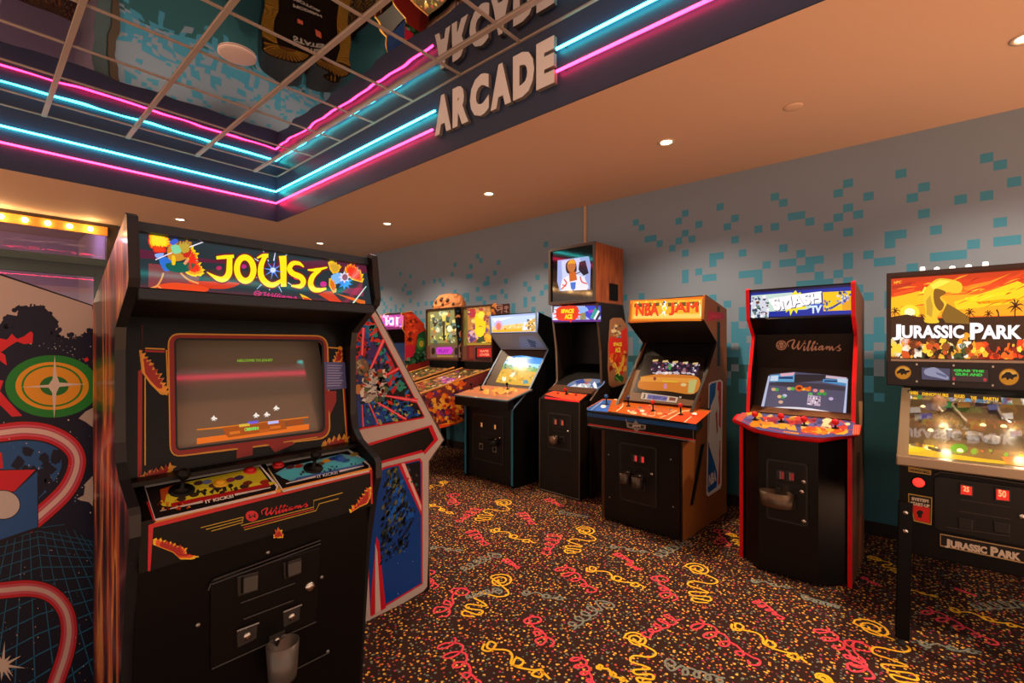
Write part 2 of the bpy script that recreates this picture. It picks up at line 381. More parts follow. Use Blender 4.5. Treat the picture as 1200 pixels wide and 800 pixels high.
def mosaic(mb, to3, u0, u1, pu, use):
    iu0, iu1 = math.floor((u0 - pu) / CELL), math.ceil((u1 - pu) / CELL)
    for i in range(iu0, iu1):
        ua, ub = max(u0, pu + i * CELL), min(u1, pu + (i + 1) * CELL)
        for j in range(-1, 47):
            za, zb = max(0, PZ + j * CELL), min(ZC, PZ + (j + 1) * CELL)
            if zb <= za: continue
            zc = (za + zb) / 2; r = rnd.random()
            if use and zc > 1.98 and ua < 3.1 and ua > -1: on = (i, j) in marked
            else: on = r < prob(zc)
            m = plain if not on else (teal if rnd.random() < .75 + .25 * (zc > 1.4) else teal2)
            if on and zc < 1.25 and rnd.random() < (1.35 - zc) * 3: m = teal2
            mb.poly([to3(ua, za), to3(ub, za), to3(ub, zb), to3(ua, zb)], m)
wr = MB(); mosaic(wr, lambda u, z: (WX, u, z), -3.0, WY, PY, True); wr.box(WX + .001, WX + .12, -3.0, WY, 0, ZC, plain)
struct(wr.build('wall_right'))
wf = MB(); mosaic(wf, lambda u, z: (u, WY, z), 1.30, WX, .01, False); wf.box(1.30, WX + .12, WY + .001, WY + .14, 0, ZC, plain)
struct(wf.build('wall_far'))
bb = mat('#1d1413', .5)
struct(MB().box(WX - .014, WX, -3, WY, 0, .1, bb).build('baseboard_right', bevel=.003))
struct(MB().box(1.3, WX - .014, WY - .014, WY, 0, .1, bb).build('baseboard_far', bevel=.003))
# soffit ceiling with the raised tray (coffer)
X1, X1b, YF, YN, XN = 2.577, 2.531, 6.148, -1.1, -3.4
paint = mat('#cbae98', .75)
ce = MB()
for q in ([(X1 + .012, YF), (WX + .1, YF), (WX + .1, WY + .1), (X1 + .012, WY + .1)], [(XN, YF + .012), (X1 + .012, YF + .012), (X1 + .012, WY + .1), (XN, WY + .1)], [(X1b + .012, YN), (WX + .1, YN), (WX + .1, YF), (X1 + .012, YF)], [(XN, -3), (WX + .1, -3), (WX + .1, YN), (XN, YN)]):
    ce.prism([(x, y, ZC) for x, y in q], (0, 0, .06), paint)
struct(ce.build('ceiling'))
fas = mat('#27344f', .40, 0, 0, .22)
struct(MB().prism([(X1, YF, ZC), (X1b, YN, ZC), (X1b + .012, YN, ZC), (X1 + .012, YF, ZC)], (0, 0, ZM - ZC + .02), fas).build('wall_coffer_right'))
struct(MB().box(XN, X1 + .012, YF, YF + .012, ZC, ZM + .02, fas).build('wall_coffer_far'))
struct(MB().box(XN, X1, YN - .05, YN, ZC, ZM + .02, fas).build('wall_coffer_near'))
mirror, n, l, b = node_mat('mirror_tile')
b.inputs['Base Color'].default_value = (.62, .62, .64, 1); b.inputs['Metallic'].default_value = 1; b.inputs['Roughness'].default_value = .015
tc = n.new('ShaderNodeTexCoord'); nz = n.new('ShaderNodeTexNoise'); nz.inputs['Scale'].default_value = 2.3; nz.inputs['Detail'].default_value = 1.0
bp = n.new('ShaderNodeBump'); bp.inputs['Strength'].default_value = .10; bp.inputs['Distance'].default_value = .06
l.new(tc.outputs['Object'], nz.inputs['Vector']); l.new(nz.outputs[0], bp.inputs['Height']); l.new(bp.outputs[0], b.inputs['Normal'])
struct(MB().box(XN, X1 + .012, YN - .05, YF + .012, ZM, ZM + .02, mirror).build('ceiling'))
tb = mat('#8b8580', .5); g = MB()
for k in range(-6, 4): g.box(.475 + .61 * k - .017, .475 + .61 * k + .017, YN, YF, ZM - .012, ZM + .001, tb)
for k in range(-9, 3): g.box(XN, X1, 4.56 + .61 * k - .012, 4.56 + .61 * k + .012, ZM - .005, ZM + .001, tb)
g.box(XN, X1, YF - .014, YF, ZM - .006, ZM + .001, tb); g.prism([(X1, YF, ZM - .006), (X1b, YN, ZM - .006), (X1b - .016, YN, ZM - .006), (X1 - .016, YF, ZM - .006)], (0, 0, .007), tb)
struct(g.build('trim_1'))
# neon tubes on the tray's faces
pinkm, cyanm = emit('pink_neon', PINK, NEON), emit('cyan_neon', CYAN, NEON)
def frx(y): return X1b + (X1 - X1b) * (y - YN) / (YF - YN)
def neon(a, b_, m, label):
    t = thing('neon_tube', label, 'neon light', a, 0)
    o = MB().tube([(0, 0, 0), V(b_) - V(a)], .009, m, 10).build('glowing_tube', t)
    d = V(b_) - V(a); c = MB(); L = d.length
    u = V((0, 1, 0)) if abs(d[0]) > abs(d[1]) else V((1, 0, 0))
    if abs(d[0]) > abs(d[1]) and a[1] < 0: u = -u
    for k in range(2 + int(L / 1.4)):
        p = d * min(.995, (.02 + k * 1.4 / L)); MB().tube([p + u * .006, p + u * .026], .006, STEEL, 6).build('clip', t)
zp, zq = 3.242, 3.388
neon((XN, YF - .028, zq), (X1 - .03, YF - .028, zq), cyanm, 'cyan neon tube along the far face of the ceiling tray')
neon((XN, YF - .028, zp), (X1 - .03, YF - .028, zp), pinkm, 'pink neon tube along the far face of the ceiling tray')
neon((frx(YF) - .028, YF - .03, zq), (frx(3.02) - .028, 3.02, zq), cyanm, 'cyan neon tube between tray corner and first sign letter')
neon((frx(YF) - .028, YF - .03, zp), (frx(3.05) - .028, 3.05, zp), pinkm, 'pink neon tube between tray corner and first sign letter')
neon((frx(1.79) - .028, 1.79, zq), (frx(YN) - .028, YN + .03, zq), cyanm, 'cyan neon tube running on past the last sign letter')
neon((frx(1.79) - .028, 1.79, zp), (frx(YN) - .028, YN + .03, zp), pinkm, 'pink neon tube running on past the last sign letter')
for zz, m, c in ((zq, cyanm, 'cyan'), (zp, pinkm, 'pink')):
    neon((XN, YN + .028, zz), (X1b - .03, YN + .028, zz), m, c + ' neon tube on the near face of the tray behind the viewer')
# raised letters on the tray's right face
sg = thing('sign', 'raised pale grey capital letters between the neon tubes on the dark tray face', 'sign', (frx(2.4), 2.4, 3.17))
lm, lside = mat('#bfc3ca', .55), mat('#6e6a6c', .6)
w = [('A', .20), ('R', .18), ('C', .20), ('A', .20), ('D', .19), ('E', .15)]
y = 3.01; gap = .018
for ch, ww in w:
    vs, ps = glyphs(ch, .07); lb = MB()
    f3 = lambda u, v, dx: (frx(y - u * ww) - frx(2.4) - .004 - dx, y - u * ww - 2.4, v * .31)
    for p in ps:
        lb.poly([f3(*vs[i], .035) for i in p], lm)
    ed = {}
    for p in ps:
        for a, b_ in zip(p, p[1:] + p[:1]):
            kk = (min(a, b_), max(a, b_)); ed[kk] = ed.get(kk, 0) + 1
    for (a, b_), cnt in ed.items():
        if cnt == 1: lb.poly([f3(*vs[a], .035), f3(*vs[b_], .035), f3(*vs[b_], 0), f3(*vs[a], 0)], lside)
    lb.build('letter', sg)
    y -= ww + gap
# recessed downlights
lamp_m = emit('lamp_lens', (1.0, .72, .42), 14.0); ringm = mat('#c7b9ab', .4)
def downlight(x, y, label, on=True):
    t = thing('downlight', label, 'ceiling light', (x, y, ZC), 0)
    MB().lathe((0, 0, 0), (0, 0, -1), [(.062, -.001), (.066, .004), (.05, .007), (.043, .003), (.043, -.0005)], ringm, 28).build('trim_ring', t)
    MB().lathe((0, 0, .0), (0, 0, -1), [(.041, .0008), (.038, .0015), (.02, .003), (.001, .0035)], lamp_m if on else ringm, 24).build('lens', t)
    if on:
        L = bpy.data.lights.new('downlight_lamp', 'SPOT'); L.energy = SPOT_W; L.color = SPOT_COL; L.spot_size = math.radians(128); L.spot_blend = .7; L.shadow_soft_size = .045
        o = bpy.data.objects.new('downlight_lamp', L); COL.objects.link(o); o.location = (0, 0, -.02); o.parent = t
downlight(3.53, 1.472, 'lit round downlight, nearest and largest one in the soffit')
downlight(3.53, 3.36, 'lit round downlight above the narrow dark cabinet with a box monitor')
downlight(3.54, 5.171, 'lit round downlight right of the tray corner')
downlight(3.547, 6.945, 'small lit downlight in the far right corner of the soffit')
downlight(1.74, 6.949, 'small lit downlight over the left end of the big yellow lettered marquee')
downlight(3.53, -.42, 'lit round downlight above the right hand pinball, outside the frame')
downlight(-.1, 6.95, 'lit round downlight in front of the glazed door')
downlight(1.6, -2.2, 'lit round downlight behind the viewer'); downlight(-.4, -2.2, 'lit round downlight behind the viewer, further left')  # unseen pair added to light the front of the nearest cabinet
t = thing('ceiling_sensor', 'small round recessed sprinkler cover in the soffit', 'sensor', (3.552, .62, ZC))
MB().lathe((0, 0, 0), (0, 0, -1), [(.058, -.001), (.056, .005), (.04, .009), (.001, .01)], paint, 28).build('cover', t)
MB().lathe((0, 0, 0), (0, 0, -1), [(.0605, -.001), (.0605, .001), (.058, .001), (.058, -.001)], mat('#8a7462', .6), 28).build('gap_ring', t)
t = thing('ceiling_speaker', 'white round flush speaker in the mirrored ceiling', 'speaker', (1.30, 3.78, ZM - .008))
MB().lathe((0, 0, 0), (0, 0, -1), [(.118, -.006), (.118, .006), (.108, .010), (.001, .010)], mat('#b6aeb2', .6), 40).build('grille', t)
MB().lathe((0, 0, 0), (0, 0, -1), [(.124, -.006), (.124, .003), (.118, .003), (.118, -.006)], mat('#d3ccd0', .5), 40).build('rim', t)
# conduit down the wall
t = thing('conduit', 'thin cream cable conduit running down the wall behind the box monitor', 'conduit', (WX - .02, 2.83, 1.6))
MB().box(-.004, .019, -.012, .012, 0, ZC - 1.6, mat('#b39a80', .6)).build('raceway', t)
MB().box(-.008, .02, -.018, .018, .9, .94, mat('#b39a80', .6)).build('bracket', t)
# far glazed front with lit valance
fr = mat('#42535a', .45); tr = mat('#4a4038', .5)
x0, x1 = -3.2, 1.22
wn = MB(); wn.box(1.22, 1.30, WY - .03, WY + .14, 0, ZC, tr); wn.box(x0, x1, WY - .02, WY + .12, 2.47, 2.56, fr); wn.box(x0, x1, WY - .03, WY + .14, 2.97, ZC, tr)
wn.box(1.19, 1.22, WY - .02, WY + .1, 2.56, 2.97, tr)
o = struct(wn.build('window_1', bevel=.004)); MB().box(x0, 1.19, WY + .04, WY + .05, 2.56, 2.97, GLASS).build('window_pane', o)
dr = MB()
for a, b_ in ((-3.2, -1.17), (-1.17, .03), (.03, 1.22)):
    dr.box(a, a + .1, WY, WY + .06, 0, 2.47, fr); dr.box(b_ - .15, b_, WY, WY + .06, 0, 2.47, fr); dr.box(a + .1, b_ - .15, WY, WY + .06, 2.33, 2.47, fr); dr.box(a + .1, b_ - .15, WY, WY + .06, 0, .25, fr)
o = struct(dr.build('door_1', bevel=.004))
for a, b_ in ((-3.2, -1.17), (-1.17, .03), (.03, 1.22)): MB().box(a + .1, b_ - .15, WY + .02, WY + .03, .25, 2.33, GLASS).build('door_pane', o)
MB().tube([(.2, WY - .05, .8), (.2, WY - .05, 1.5)], .015, STEEL).build('door_handle', o)
v = thing('valance_sign', 'yellow lit strip of bulbs along the top of the far window', 'light', (-1, WY - .05, 2.86))
MB().box(-2.2, 2.19, -.02, .02, 0, .11, mat('#c88a3c', .5)).build('backing_strip', v)
bulbm = emit('bulb', (1, .66, .28), 22.0)
for k in range(22):
    bx = 2.018 - k * .19
    b_ = MB(); b_.lathe((bx, -.02, .05), (0, -1, 0), [(.012, 0), (.014, .012), (.026, .03), (.028, .045), (.018, .062), (.001, .068)], bulbm, 14).build('bulb', v)
    if k % 4 == 0:
        L = bpy.data.lights.new('bulb_glow', 'POINT'); L.energy = 2.2; L.color = (1, .6, .25); L.shadow_soft_size = .03
        o = bpy.data.objects.new('bulb_glow', L); COL.objects.link(o); o.parent = v; o.location = (bx, -.13, .05)
# corridor beyond the glass
hall = mat('#9a8f9c', .8)
struct(MB().box(-4, WX, 11.2, 11.3, 0, 3.4, hall).build('wall_corridor'))
struct(MB().box(-4, WX, WY + .14, 11.3, 3.3, 3.4, hall).build('ceiling'))
struct(MB().box(1.3, 1.4, WY + .14, 11.2, 0, 3.3, hall).build('wall_corridor_end'))
tag(MB().prism([(0.02, 9.9, 0), (.30, 9.9, 0), (.30, 10.2, 0), (.02, 10.2, 0)], (0, 0, 3.3), mat('#d9c9d6', .7)).build('column', bevel=.01), 'pale square column in the purple corridor beyond the glass', 'column')
w_ = thing('lit_doorway', 'cream lit doorway across the purple corridor', 'doorway', (-.62, 11.19, 0))
MB().box(-.45, .35, -.02, 0, 0, 2.45, emit('doorway_glow', (1, .8, .48), 1.1)).build('opening', w_)
MB().box(-.5, -.45, -.04, 0, 0, 2.5, tr).box(.35, .4, -.04, 0, 0, 2.5, tr).box(-.45, .35, -.04, 0, 2.45, 2.5, tr).build('door_frame', w_)
for x, y_, c, e in ((-1.2, 9.4, (.85, .36, .72), 22), (.8, 9.2, (.5, .32, .85), 14), (-2.6, 10, (.9, .45, .6), 18)):
    h = thing('corridor_lamp', 'purple corridor lamp beyond the glass', 'ceiling light', (x, y_, 3.29), 0, 'corridor lamps')
    MB().lathe((0, 0, 0), (0, 0, -1), [(.08, 0), (.08, .02), (.001, .03)], emit('corridor_lens', c, 6), 20).build('lens', h)
    L = bpy.data.lights.new('corridor_glow', 'POINT'); L.energy = e; L.color = c; L.shadow_soft_size = .08
    o = bpy.data.objects.new('corridor_glow', L); COL.objects.link(o); o.parent = h; o.location = (0, 0, -.15)
# ------------------------------------------------------------------ upright cabinet helpers
def inset(prof, d):
    """offset a closed (y,z) outline outwards by d"""
    P = [V(p) for p in prof]; N = len(P); ar = sum(P[i][0] * P[(i + 1) % N][1] - P[(i + 1) % N][0] * P[i][1] for i in range(N)); sg_ = 1 if ar > 0 else -1; out = []
    for i in range(N):
        a, b_, c = P[i - 1], P[i], P[(i + 1) % N]; n1 = V(((b_ - a)[1], -(b_ - a)[0])).normalized() * sg_; n2 = V(((c - b_)[1], -(c - b_)[0])).normalized() * sg_
        m = n1 + n2; m = m / max(m.dot(m) / 2, .25) if m.length > 1e-6 else n1
        out.append(b_ + m * d)
    return out
def side(root, prof, x0, x1, m, tm, front, label=None):
    """side panel with its edge moulding along the outline points front[0]..front[1]"""
    o = MB().prism([(x0, y, z) for y, z in prof], (x1 - x0, 0, 0), m).build('side_panel', root, label)
    A_ = [V(p) for p in prof]; B_ = inset(prof, .004); mb = MB(); i0, i1 = front; e = .0012
    for i in range(i0, i1):
        q = [(x0 - e, *A_[i]), (x0 - e, *A_[i + 1]), (x0 - e, *B_[i + 1]), (x0 - e, *B_[i])]
        mb.prism(q, (x1 - x0 + 2 * e, 0, 0), tm)
    if tm: mb.build('edge_moulding', o)
    return o
def stick(root, x, y, z, n, m, ball=.019, h=.07, name='joystick', base=.028):
    n = V(n).normalized()
    j = MB().lathe((x, y, z), n, [(base, -.001), (base, .004), (base * .8, .007), (.006, .009), (.0055, h - ball)], BLACK, 16).build(name, root)
    MB().lathe((x, y, z), n, [(.004, h - ball * 1.02)] + [(ball * math.sin(a), h - ball * math.cos(a)) for a in [.25 + i * .27 for i in range(11)]] + [(.001, h + ball)], m, 18).build('knob', j)
    return j
def button(root, x, y, z, n, m, r=.014):
    return MB().lathe((x, y, z), n, [(r * 1.25, -.001), (r * 1.25, .004), (r * .95, .006), (r * .9, .004), (r * .88, .010), (r * .5, .012), (.001, .0125)], m, 16).build('button', root)
def on_top(px, py, root, p0, n):
    A_ = Art(root, p0, n, 0, 0); return A_.P(V((px, py)))
def frame_ring(mb, o4, i4, th, m):
    """flat frame between two quads, given thickness along vector th"""
    th = V(th)
    for k in range(4):
        q = [o4[k], o4[(k + 1) % 4], i4[(k + 1) % 4], i4[k]]; mb.prism(q, th, m)
def rbox(x0, x1, z0, z1, r, n=5):
    out = []
    for cx, cz, a0 in ((x1 - r, z1 - r, 0), (x0 + r, z1 - r, 90), (x0 + r, z0 + r, 180), (x1 - r, z0 + r, 270)):
        for k in range(n + 1):
            a = math.radians(a0 + 90 * k / n); out.append((cx + r * math.cos(a), cz + r * math.sin(a)))
    return out
def coin_door(root, x0, x1, z0, z1, y, slots, lit, cup=None, tilt=0.0):
    """steel coin door on a front face at depth y (front is -y)"""
    d = MB().prism([(p[0], y, p[1]) for p in rbox(x0, x1, z0, z1, .012)], (0, -.006, 0), SATIN).build('coin_door', root)
    rim = MB(); o_, i_ = rbox(x0 - .012, x1 + .012, z0 - .012, z1 + .012, .02), rbox(x0, x1, z0, z1, .012)
    for k in range(len(o_)):
        kk = (k + 1) % len(o_); rim.prism([(o_[k][0], y, o_[k][1]), (o_[kk][0], y, o_[kk][1]), (i_[kk][0], y, i_[kk][1]), (i_[k][0], y, i_[k][1])], (0, -.009, 0), DGREY)
    rim.build('door_frame', d)
    W_, H_ = x1 - x0, z1 - z0
    for u in slots:
        cx = x0 + W_ * u; cz = z0 + H_ * .78; w_ = min(.026, W_ * .12)
        s_ = MB().box(cx - w_, cx + w_, y - .014, y - .006, cz - .03, cz + .03, DGREY).box(cx - w_ * .2, cx + w_ * .1, y - .0165, y - .014, cz - .024, cz + .024, STEEL).build('coin_slot', d, bevel=.002)
        MB().box(cx + w_ * .15, cx + w_ * .85, y - .0155, y - .014, cz - .022, cz + .022, lit).build('price_window', s_)
        MB().box(cx - w_ * 1.1, cx + w_ * 1.1, y - .013, y - .006, z0 + H_ * .22, z0 + H_ * .36, STEEL if cup is None else DGREY).box(cx - w_ * .6, cx + w_ * .6, y - .0145, y - .013, z0 + H_ * .245, z0 + H_ * .33, BLACK).build('coin_return', d, bevel=.003)
    mb = MB()
    for k, f in enumerate((.62, .5)): mb.box(x0 + W_ * .18, x1 - W_ * .18, y - .0085, y - .006, z0 + H_ * f, z0 + H_ * f + .004, DGREY)
    mb.build('pressed_rib', d)
    MB().lathe((x1 - W_ * .1, y - .006, z0 + H_ * .55), (0, -1, 0), [(.013, 0), (.013, .005), (.009, .008), (.001, .008)], CHROME, 16).build('lock', d)
    return d
def cup(root, x, y, z, r, h, m, flat=1.0):
    """open cup bolted to a front face"""
    mb = MB(); n = 24; ring = lambda rr, zz: [(x + rr * math.cos(2 * math.pi * k / n), y - r * flat + rr * flat * math.sin(2 * math.pi * k / n), zz) for k in range(n)]
    mb.grid([ring(.001, z), ring(r * .82, z), ring(r * .86, z + h * .1), ring(r, z + h), ring(r * .95, z + h), ring(r * .8, z + h * .12), ring(.001, z + h * .1)], m, True)
    c = mb.build('token_cup', root)
    MB().lathe((x, y - .002, z + h * .93), (0, -1, 0), [(.009, 0), (.009, .006), (.004, .009), (.001, .009)], CHROME, 12).build('bolt', c)
    MB().box(x - r * .5, x + r * .5, y - .004, y, z + h * .5, z + h * 1.15, DGREY).build('mounting_plate', c)
    return c

# ------------------------------------------------------------------ big cabinet on the left, nearest the camera
J = thing('arcade_cabinet', 'big black cabinet nearest the viewer, yellow lettering on its lit marquee and two ball joysticks', 'arcade machine', (.5905, 1.41, 0), 0)
jprof = [(.12, 0), (.105, .3), (.062, .72), (.012, .94), (-.012, 1.0), (-.012, 1.05), (.0, 1.064), (.098, 1.112), (.135, 1.15), (.15, 1.2), (.152, 1.44), (.14, 1.50), (.07, 1.545), (.0, 1.592), (-.008, 1.61), (.014, 1.758), (.03, 1.765), (.35, 1.63), (.47, 1.58), (.47, 0)]
xi = .3205
sidem, n, l, b = node_mat('flame_print_side')
b.inputs['Roughness'].default_value = .3; b.inputs['Coat Weight'].default_value = .3; b.inputs['Coat Roughness'].default_value = .05
tc = n.new('ShaderNodeTexCoord'); mp = n.new('ShaderNodeMapping'); mp.inputs['Scale'].default_value = (1, 7, .9); nz = n.new('ShaderNodeTexNoise'); nz.inputs['Scale'].default_value = 1.6; nz.inputs['Detail'].default_value = 3
cr = n.new('ShaderNodeValToRGB'); e0 = cr.color_ramp.elements
e0[0].position = .42; e0[0].color = lin('#0d0a0b'); e0[1].position = .5; e0[1].color = lin('#5a2420')
for p_, h_ in ((.56, '#b8521c'), (.59, '#d89a44'), (.62, '#5c2630'), (.68, '#141018')): q = e0.new(p_); q.color = lin(h_)
l.new(tc.outputs['Object'], mp.inputs[0]); l.new(mp.outputs[0], nz.inputs['Vector']); l.new(nz.outputs[0], cr.inputs[0]); l.new(cr.outputs[0], b.inputs['Base Color'])
tmj = mat('#1b1c1f', .3, 0, 0, .25)
side(J, jprof, -.3405, -xi, sidem, tmj, (0, 16), 'flame printed glossy side panel'); side(J, jprof, xi, .3405, BLACK, tmj, (0, 16))
m_ = MB(); m_.slab((.152, 1.09), (.098, 1.09), .012, -xi, xi, BLACK)
m_.slab((.46, 0.02), (.46, 1.57), -.012, -xi, xi, BLACK); m_.slab((.046, 1.745), (.36, 1.615), .012, -xi, xi, BLACK); m_.slab((.36, 1.615), (.46, 1.57), .012, -xi, xi, BLACK)
m_.build('back_and_top_boards', J)
MB().slab((.004, 1.58), (.2, 1.53), -.012, -xi, xi, BLACK2).build('speaker_panel', J)
# marquee
mp0, mn = (0, .004, 1.575), (0, -.97, .243)
mq = MB().slab((.012, 1.577), (.054, 1.745), .02, -xi, xi, mat('#2d3a40', .25)).build('marquee', J)
rl = MB(); gm = mat('#262e35', .35, 0, 0, .2)
rl.slab((.006, 1.56), (.012, 1.585), -.012, -xi, xi, gm).slab((.046, 1.728), (.052, 1.752), -.014, -xi, xi, gm); rl.build('marquee_retainer', mq)
A = Art(J, (0, .0105, 1.577), (0, -.97, .2425)); A.e = .95; A.rough = .06
A.zoom(150, 250, 8)
A.poly([(95, 160), (1200, 345), (2240, 462), (2300, 880), (1200, 795), (95, 752)], '#2a3338', 0)
A.poly([(95, 330), (400, 390), (1200, 480), (1800, 440), (2240, 480), (2240, 560), (95, 420)], '#5a2238', .6); A.poly([(190, 470), (700, 520), (640, 690), (190, 690)], '#7d3a3e', .8); A.poly([(700, 520), (1400, 560), (1300, 700), (700, 640)], '#40342f', .7)
A.poly([(200, 700), (420, 650), (720, 690), (720, 735), (420, 742), (240, 722)], '#d8481c', 1.2, True); A.poly([(560, 640), (800, 640), (1040, 655), (930, 705), (720, 700)], '#c93718', 1.2, True)
A.flame([(195, 200), (240, 200), (330, 215), (390, 260), (380, 310), (300, 330), (215, 330), (190, 280)], 34, 1.6, ('#e3331b', '#f0c21c', '#f4e02a'), 3, (.6, -.6)); A.flame([(215, 300), (290, 310), (350, 330), (350, 370), (250, 370)], 26, 1.7, ('#c82a1b', '#e3331b', '#e3431b'), 5)
A.flame([(520, 320), (610, 340), (640, 400), (640, 470), (690, 520), (690, 580), (600, 590), (540, 560), (520, 480), (560, 420)], 32, 1.6, ('#f2d51d', '#e8a01c', '#e3331b'), 8, (1, -.3)); A.flame([(440, 280), (560, 270), (590, 300), (580, 380), (500, 400)], 26, 2.15, ('#c88a2a', '#8a5a24', '#b8a03a'), 9, (.5, -.8))
A.stroke([(330, 560), (310, 620), (270, 680), (205, 705)], 16, '#d89a52', 2); A.stroke([(270, 675), (320, 715)], 13, '#d89a52', 2); A.stroke([(490, 560), (560, 620), (660, 660)], 16, '#d89a52', 2)
A.poly([(290, 430), (340, 410), (400, 440), (420, 520), (350, 545), (310, 500)], '#2f6fd0', 2, True); A.poly([(560, 440), (640, 440), (600, 490), (560, 500)], '#5aa0ea', 2, True); A.poly([(360, 470), (620, 470), (560, 545), (410, 550)], '#1c5a4a', 2.1, True)
A.poly([(390, 270), (440, 240), (470, 265), (420, 300)], '#3a5cd2', 2.4, True); A.poly([(370, 330), (430, 280), (590, 270), (560, 330), (585, 400), (470, 450), (380, 430)], '#c48a2a', 2.2, True); A.poly([(400, 310), (470, 300), (500, 360), (430, 380)], '#7fd0a0', 2.5, True)
A.poly([(410, 400), (440, 410), (440, 480), (410, 480)], '#e8c31e', 2.5, True); A.poly([(520, 350), (590, 345), (570, 410), (520, 410)], '#c02a20', 2.5, True); A.stroke([(525, 480), (560, 430)], 26, '#d79a6a', 2.6); A.poly([(250, 385), (330, 375), (320, 405), (270, 420)], '#8aa8f0', 2.3, True)
A.stroke([(255, 438), (410, 370)], 9, '#e6e6f8', 2.8); A.stroke([(575, 318), (710, 268)], 10, '#e6e6f8', 2.8)
YL, DR = '#f4e51a', '#7a1226'
def let(strokes):
    for off, c, k in ((26, DR, 2.9), (0, YL, 3.4)):
        for i, (pts, w_) in enumerate(strokes): A.stroke(pts, [x + off for x in w_] if isinstance(w_, list) else w_ + off, c, k + .03 * i)
let([([(825, 420), (900, 412), (990, 405)], [30, 36, 30]), ([(950, 400), (948, 480), (940, 570), (895, 618), (835, 612), (735, 552)], [52, 54, 60, 56, 46, 6])])
for off, c, k in ((26, DR, 2.9), (0, YL, 3.4)): A.stroke([(1095 + 78 * math.cos(a), 525 + 110 * math.sin(a) + 6 * math.cos(a)) for a in [i * math.pi / 6 for i in range(12)]], 56 + off, c, k, closed=True)
for q, c in (((850, 515), '#b02a5c'), ((1082, 500), '#b02a78')): A.ell(*q, 26, 20, c, 2.7)
A.zoom(300, 270, 8)
for an in range(12):
    r_ = math.radians(an * 30 + 8); r1 = 235 if an % 3 else 200
    A.stroke([(150 + 95 * math.cos(r_), 385 + 100 * math.sin(r_)), (150 + r1 * math.cos(r_), 385 + r1 * .9 * math.sin(r_))], [12, 5], '#dfe6fb' if an % 2 else '#a9c4f4', 2.6)
let([([(5, 262), (60, 238), (112, 240)], [12, 30, 40]), ([(85, 240), (45, 330), (45, 430), (95, 495), (160, 512), (235, 470)], [40, 50, 56, 56, 50, 30]), ([(245, 240), (252, 330), (255, 530)], [70, 62, 52]),
     ([(445, 345), (400, 312), (340, 312), (310, 360), (340, 405), (415, 440), (440, 485), (410, 525), (325, 520)], [10, 34, 44, 50, 52, 54, 50, 44, 14]),
     ([(480, 372), (560, 372), (665, 348)], [12, 34, 14]), ([(600, 372), (530, 430), (508, 500), (535, 552), (590, 562), (655, 545)], [26, 48, 52, 50, 42, 18])])
A.star(155, 375, 95, 22, 8, '#5a8af0', 3.5, .2); A.ell(155, 375, 26, 24, '#cfe0ff', 3.7); A.ell(380, 445, 30, 20, '#d23a50', 3.0); A.ell(628, 505, 30, 26, '#c8288c', 3.0)
A.script((52, 580), (378, 604), (376, 642), (48, 612), '#c0387c', 2.5); A.ell(10, 592, 34, 26, '#c0407c', 2.4); A.ell(10, 592, 24, 18, '#2a3338', 2.5); A.text('W', (-6, 580), (26, 583), (26, 604), (-6, 600), '#c0407c', 2.6)
A.poly([(405, 592), (470, 620), (540, 665), (450, 660)], '#e8c020', 2.3); A.poly([(430, 625), (500, 640), (510, 662), (455, 656)], '#d8461c', 2.5)
A.poly([(560, 585), (700, 570), (820, 690), (700, 670)], '#c8401e', 1.5); A.poly([(740, 590), (1020, 660), (1020, 705), (860, 640)], '#d2641e', 1.7); A.poly([(860, 540), (1010, 540), (1000, 620), (800, 580)], '#7a3450', 1.6)
A.flame([(830, 365), (870, 325), (930, 345), (985, 410), (995, 490), (900, 465), (850, 420)], 30, 2.2, ('#f2c41d', '#ee6a1c', '#e2341c'), 4); A.flame([(680, 320), (730, 310), (790, 345), (760, 400), (715, 400)], 28, 2.35, ('#f0d028', '#e8a020', '#c8a030'), 6); A.flame([(690, 450), (735, 490), (745, 575), (720, 585), (690, 520)], 22, 2.35, ('#f0d028', '#e8a020', '#d86a1c'), 7)
A.poly([(670, 300), (715, 280), (760, 330), (800, 340), (770, 380), (720, 410), (690, 370)], '#e8c620', 2.4); A.poly([(680, 450), (740, 500), (750, 580), (720, 590), (680, 520)], '#e8b020', 2.4)
A.star(830, 490, 75, 40, 9, '#3f8cf0', 2.5, .3, .9); A.star(825, 440, 60, 34, 8, '#d8d4f0', 2.7, 0); A.ell(830, 440, 26, 30, '#8a5a70', 2.9); A.poly([(700, 430), (780, 400), (790, 470), (740, 505)], '#7ab4f0', 2.6, True)
A.stroke([(905, 685), (1030, 525)], [14, 8], '#bfe6d8', 2.7)
A.build('marquee_art', mq)
# monitor bezel (frame around a tilted tube)
bp0, bn = (0, .152, 1.09), (0, -.9925, .1225)
B = Art(J, bp0, bn, 0, .0006)
IN = [V(p) for p in ((205, 397), (378, 399), (380, 505), (207, 527))]
o4 = [V((-xi, .205, 1.53)), V((xi, .205, 1.53)), V((xi, .152, 1.09)), V((-xi, .152, 1.09))]
i4 = [B.P(p) for p in IN]
bz = MB(); frame_ring(bz, o4, i4, (0, .008, 0), mat('#0d0b0a', .25, 0, 0, .15)); bz = bz.build('screen_bezel', J)
A = Art(J, bp0, bn, .0004, .0004); A.rough = .3
dr_, yl_, fl1, fl2 = '#8a1c14', '#b9862a', '#b5341a', '#d08a2a'
A.zoom(150, 250, 4)
rr = [(p[0] * 1.0, p[1]) for p in []]
ring = [(225, 600), (245, 588), (880, 592), (905, 605)]
A.zoom(0, 0, 1)
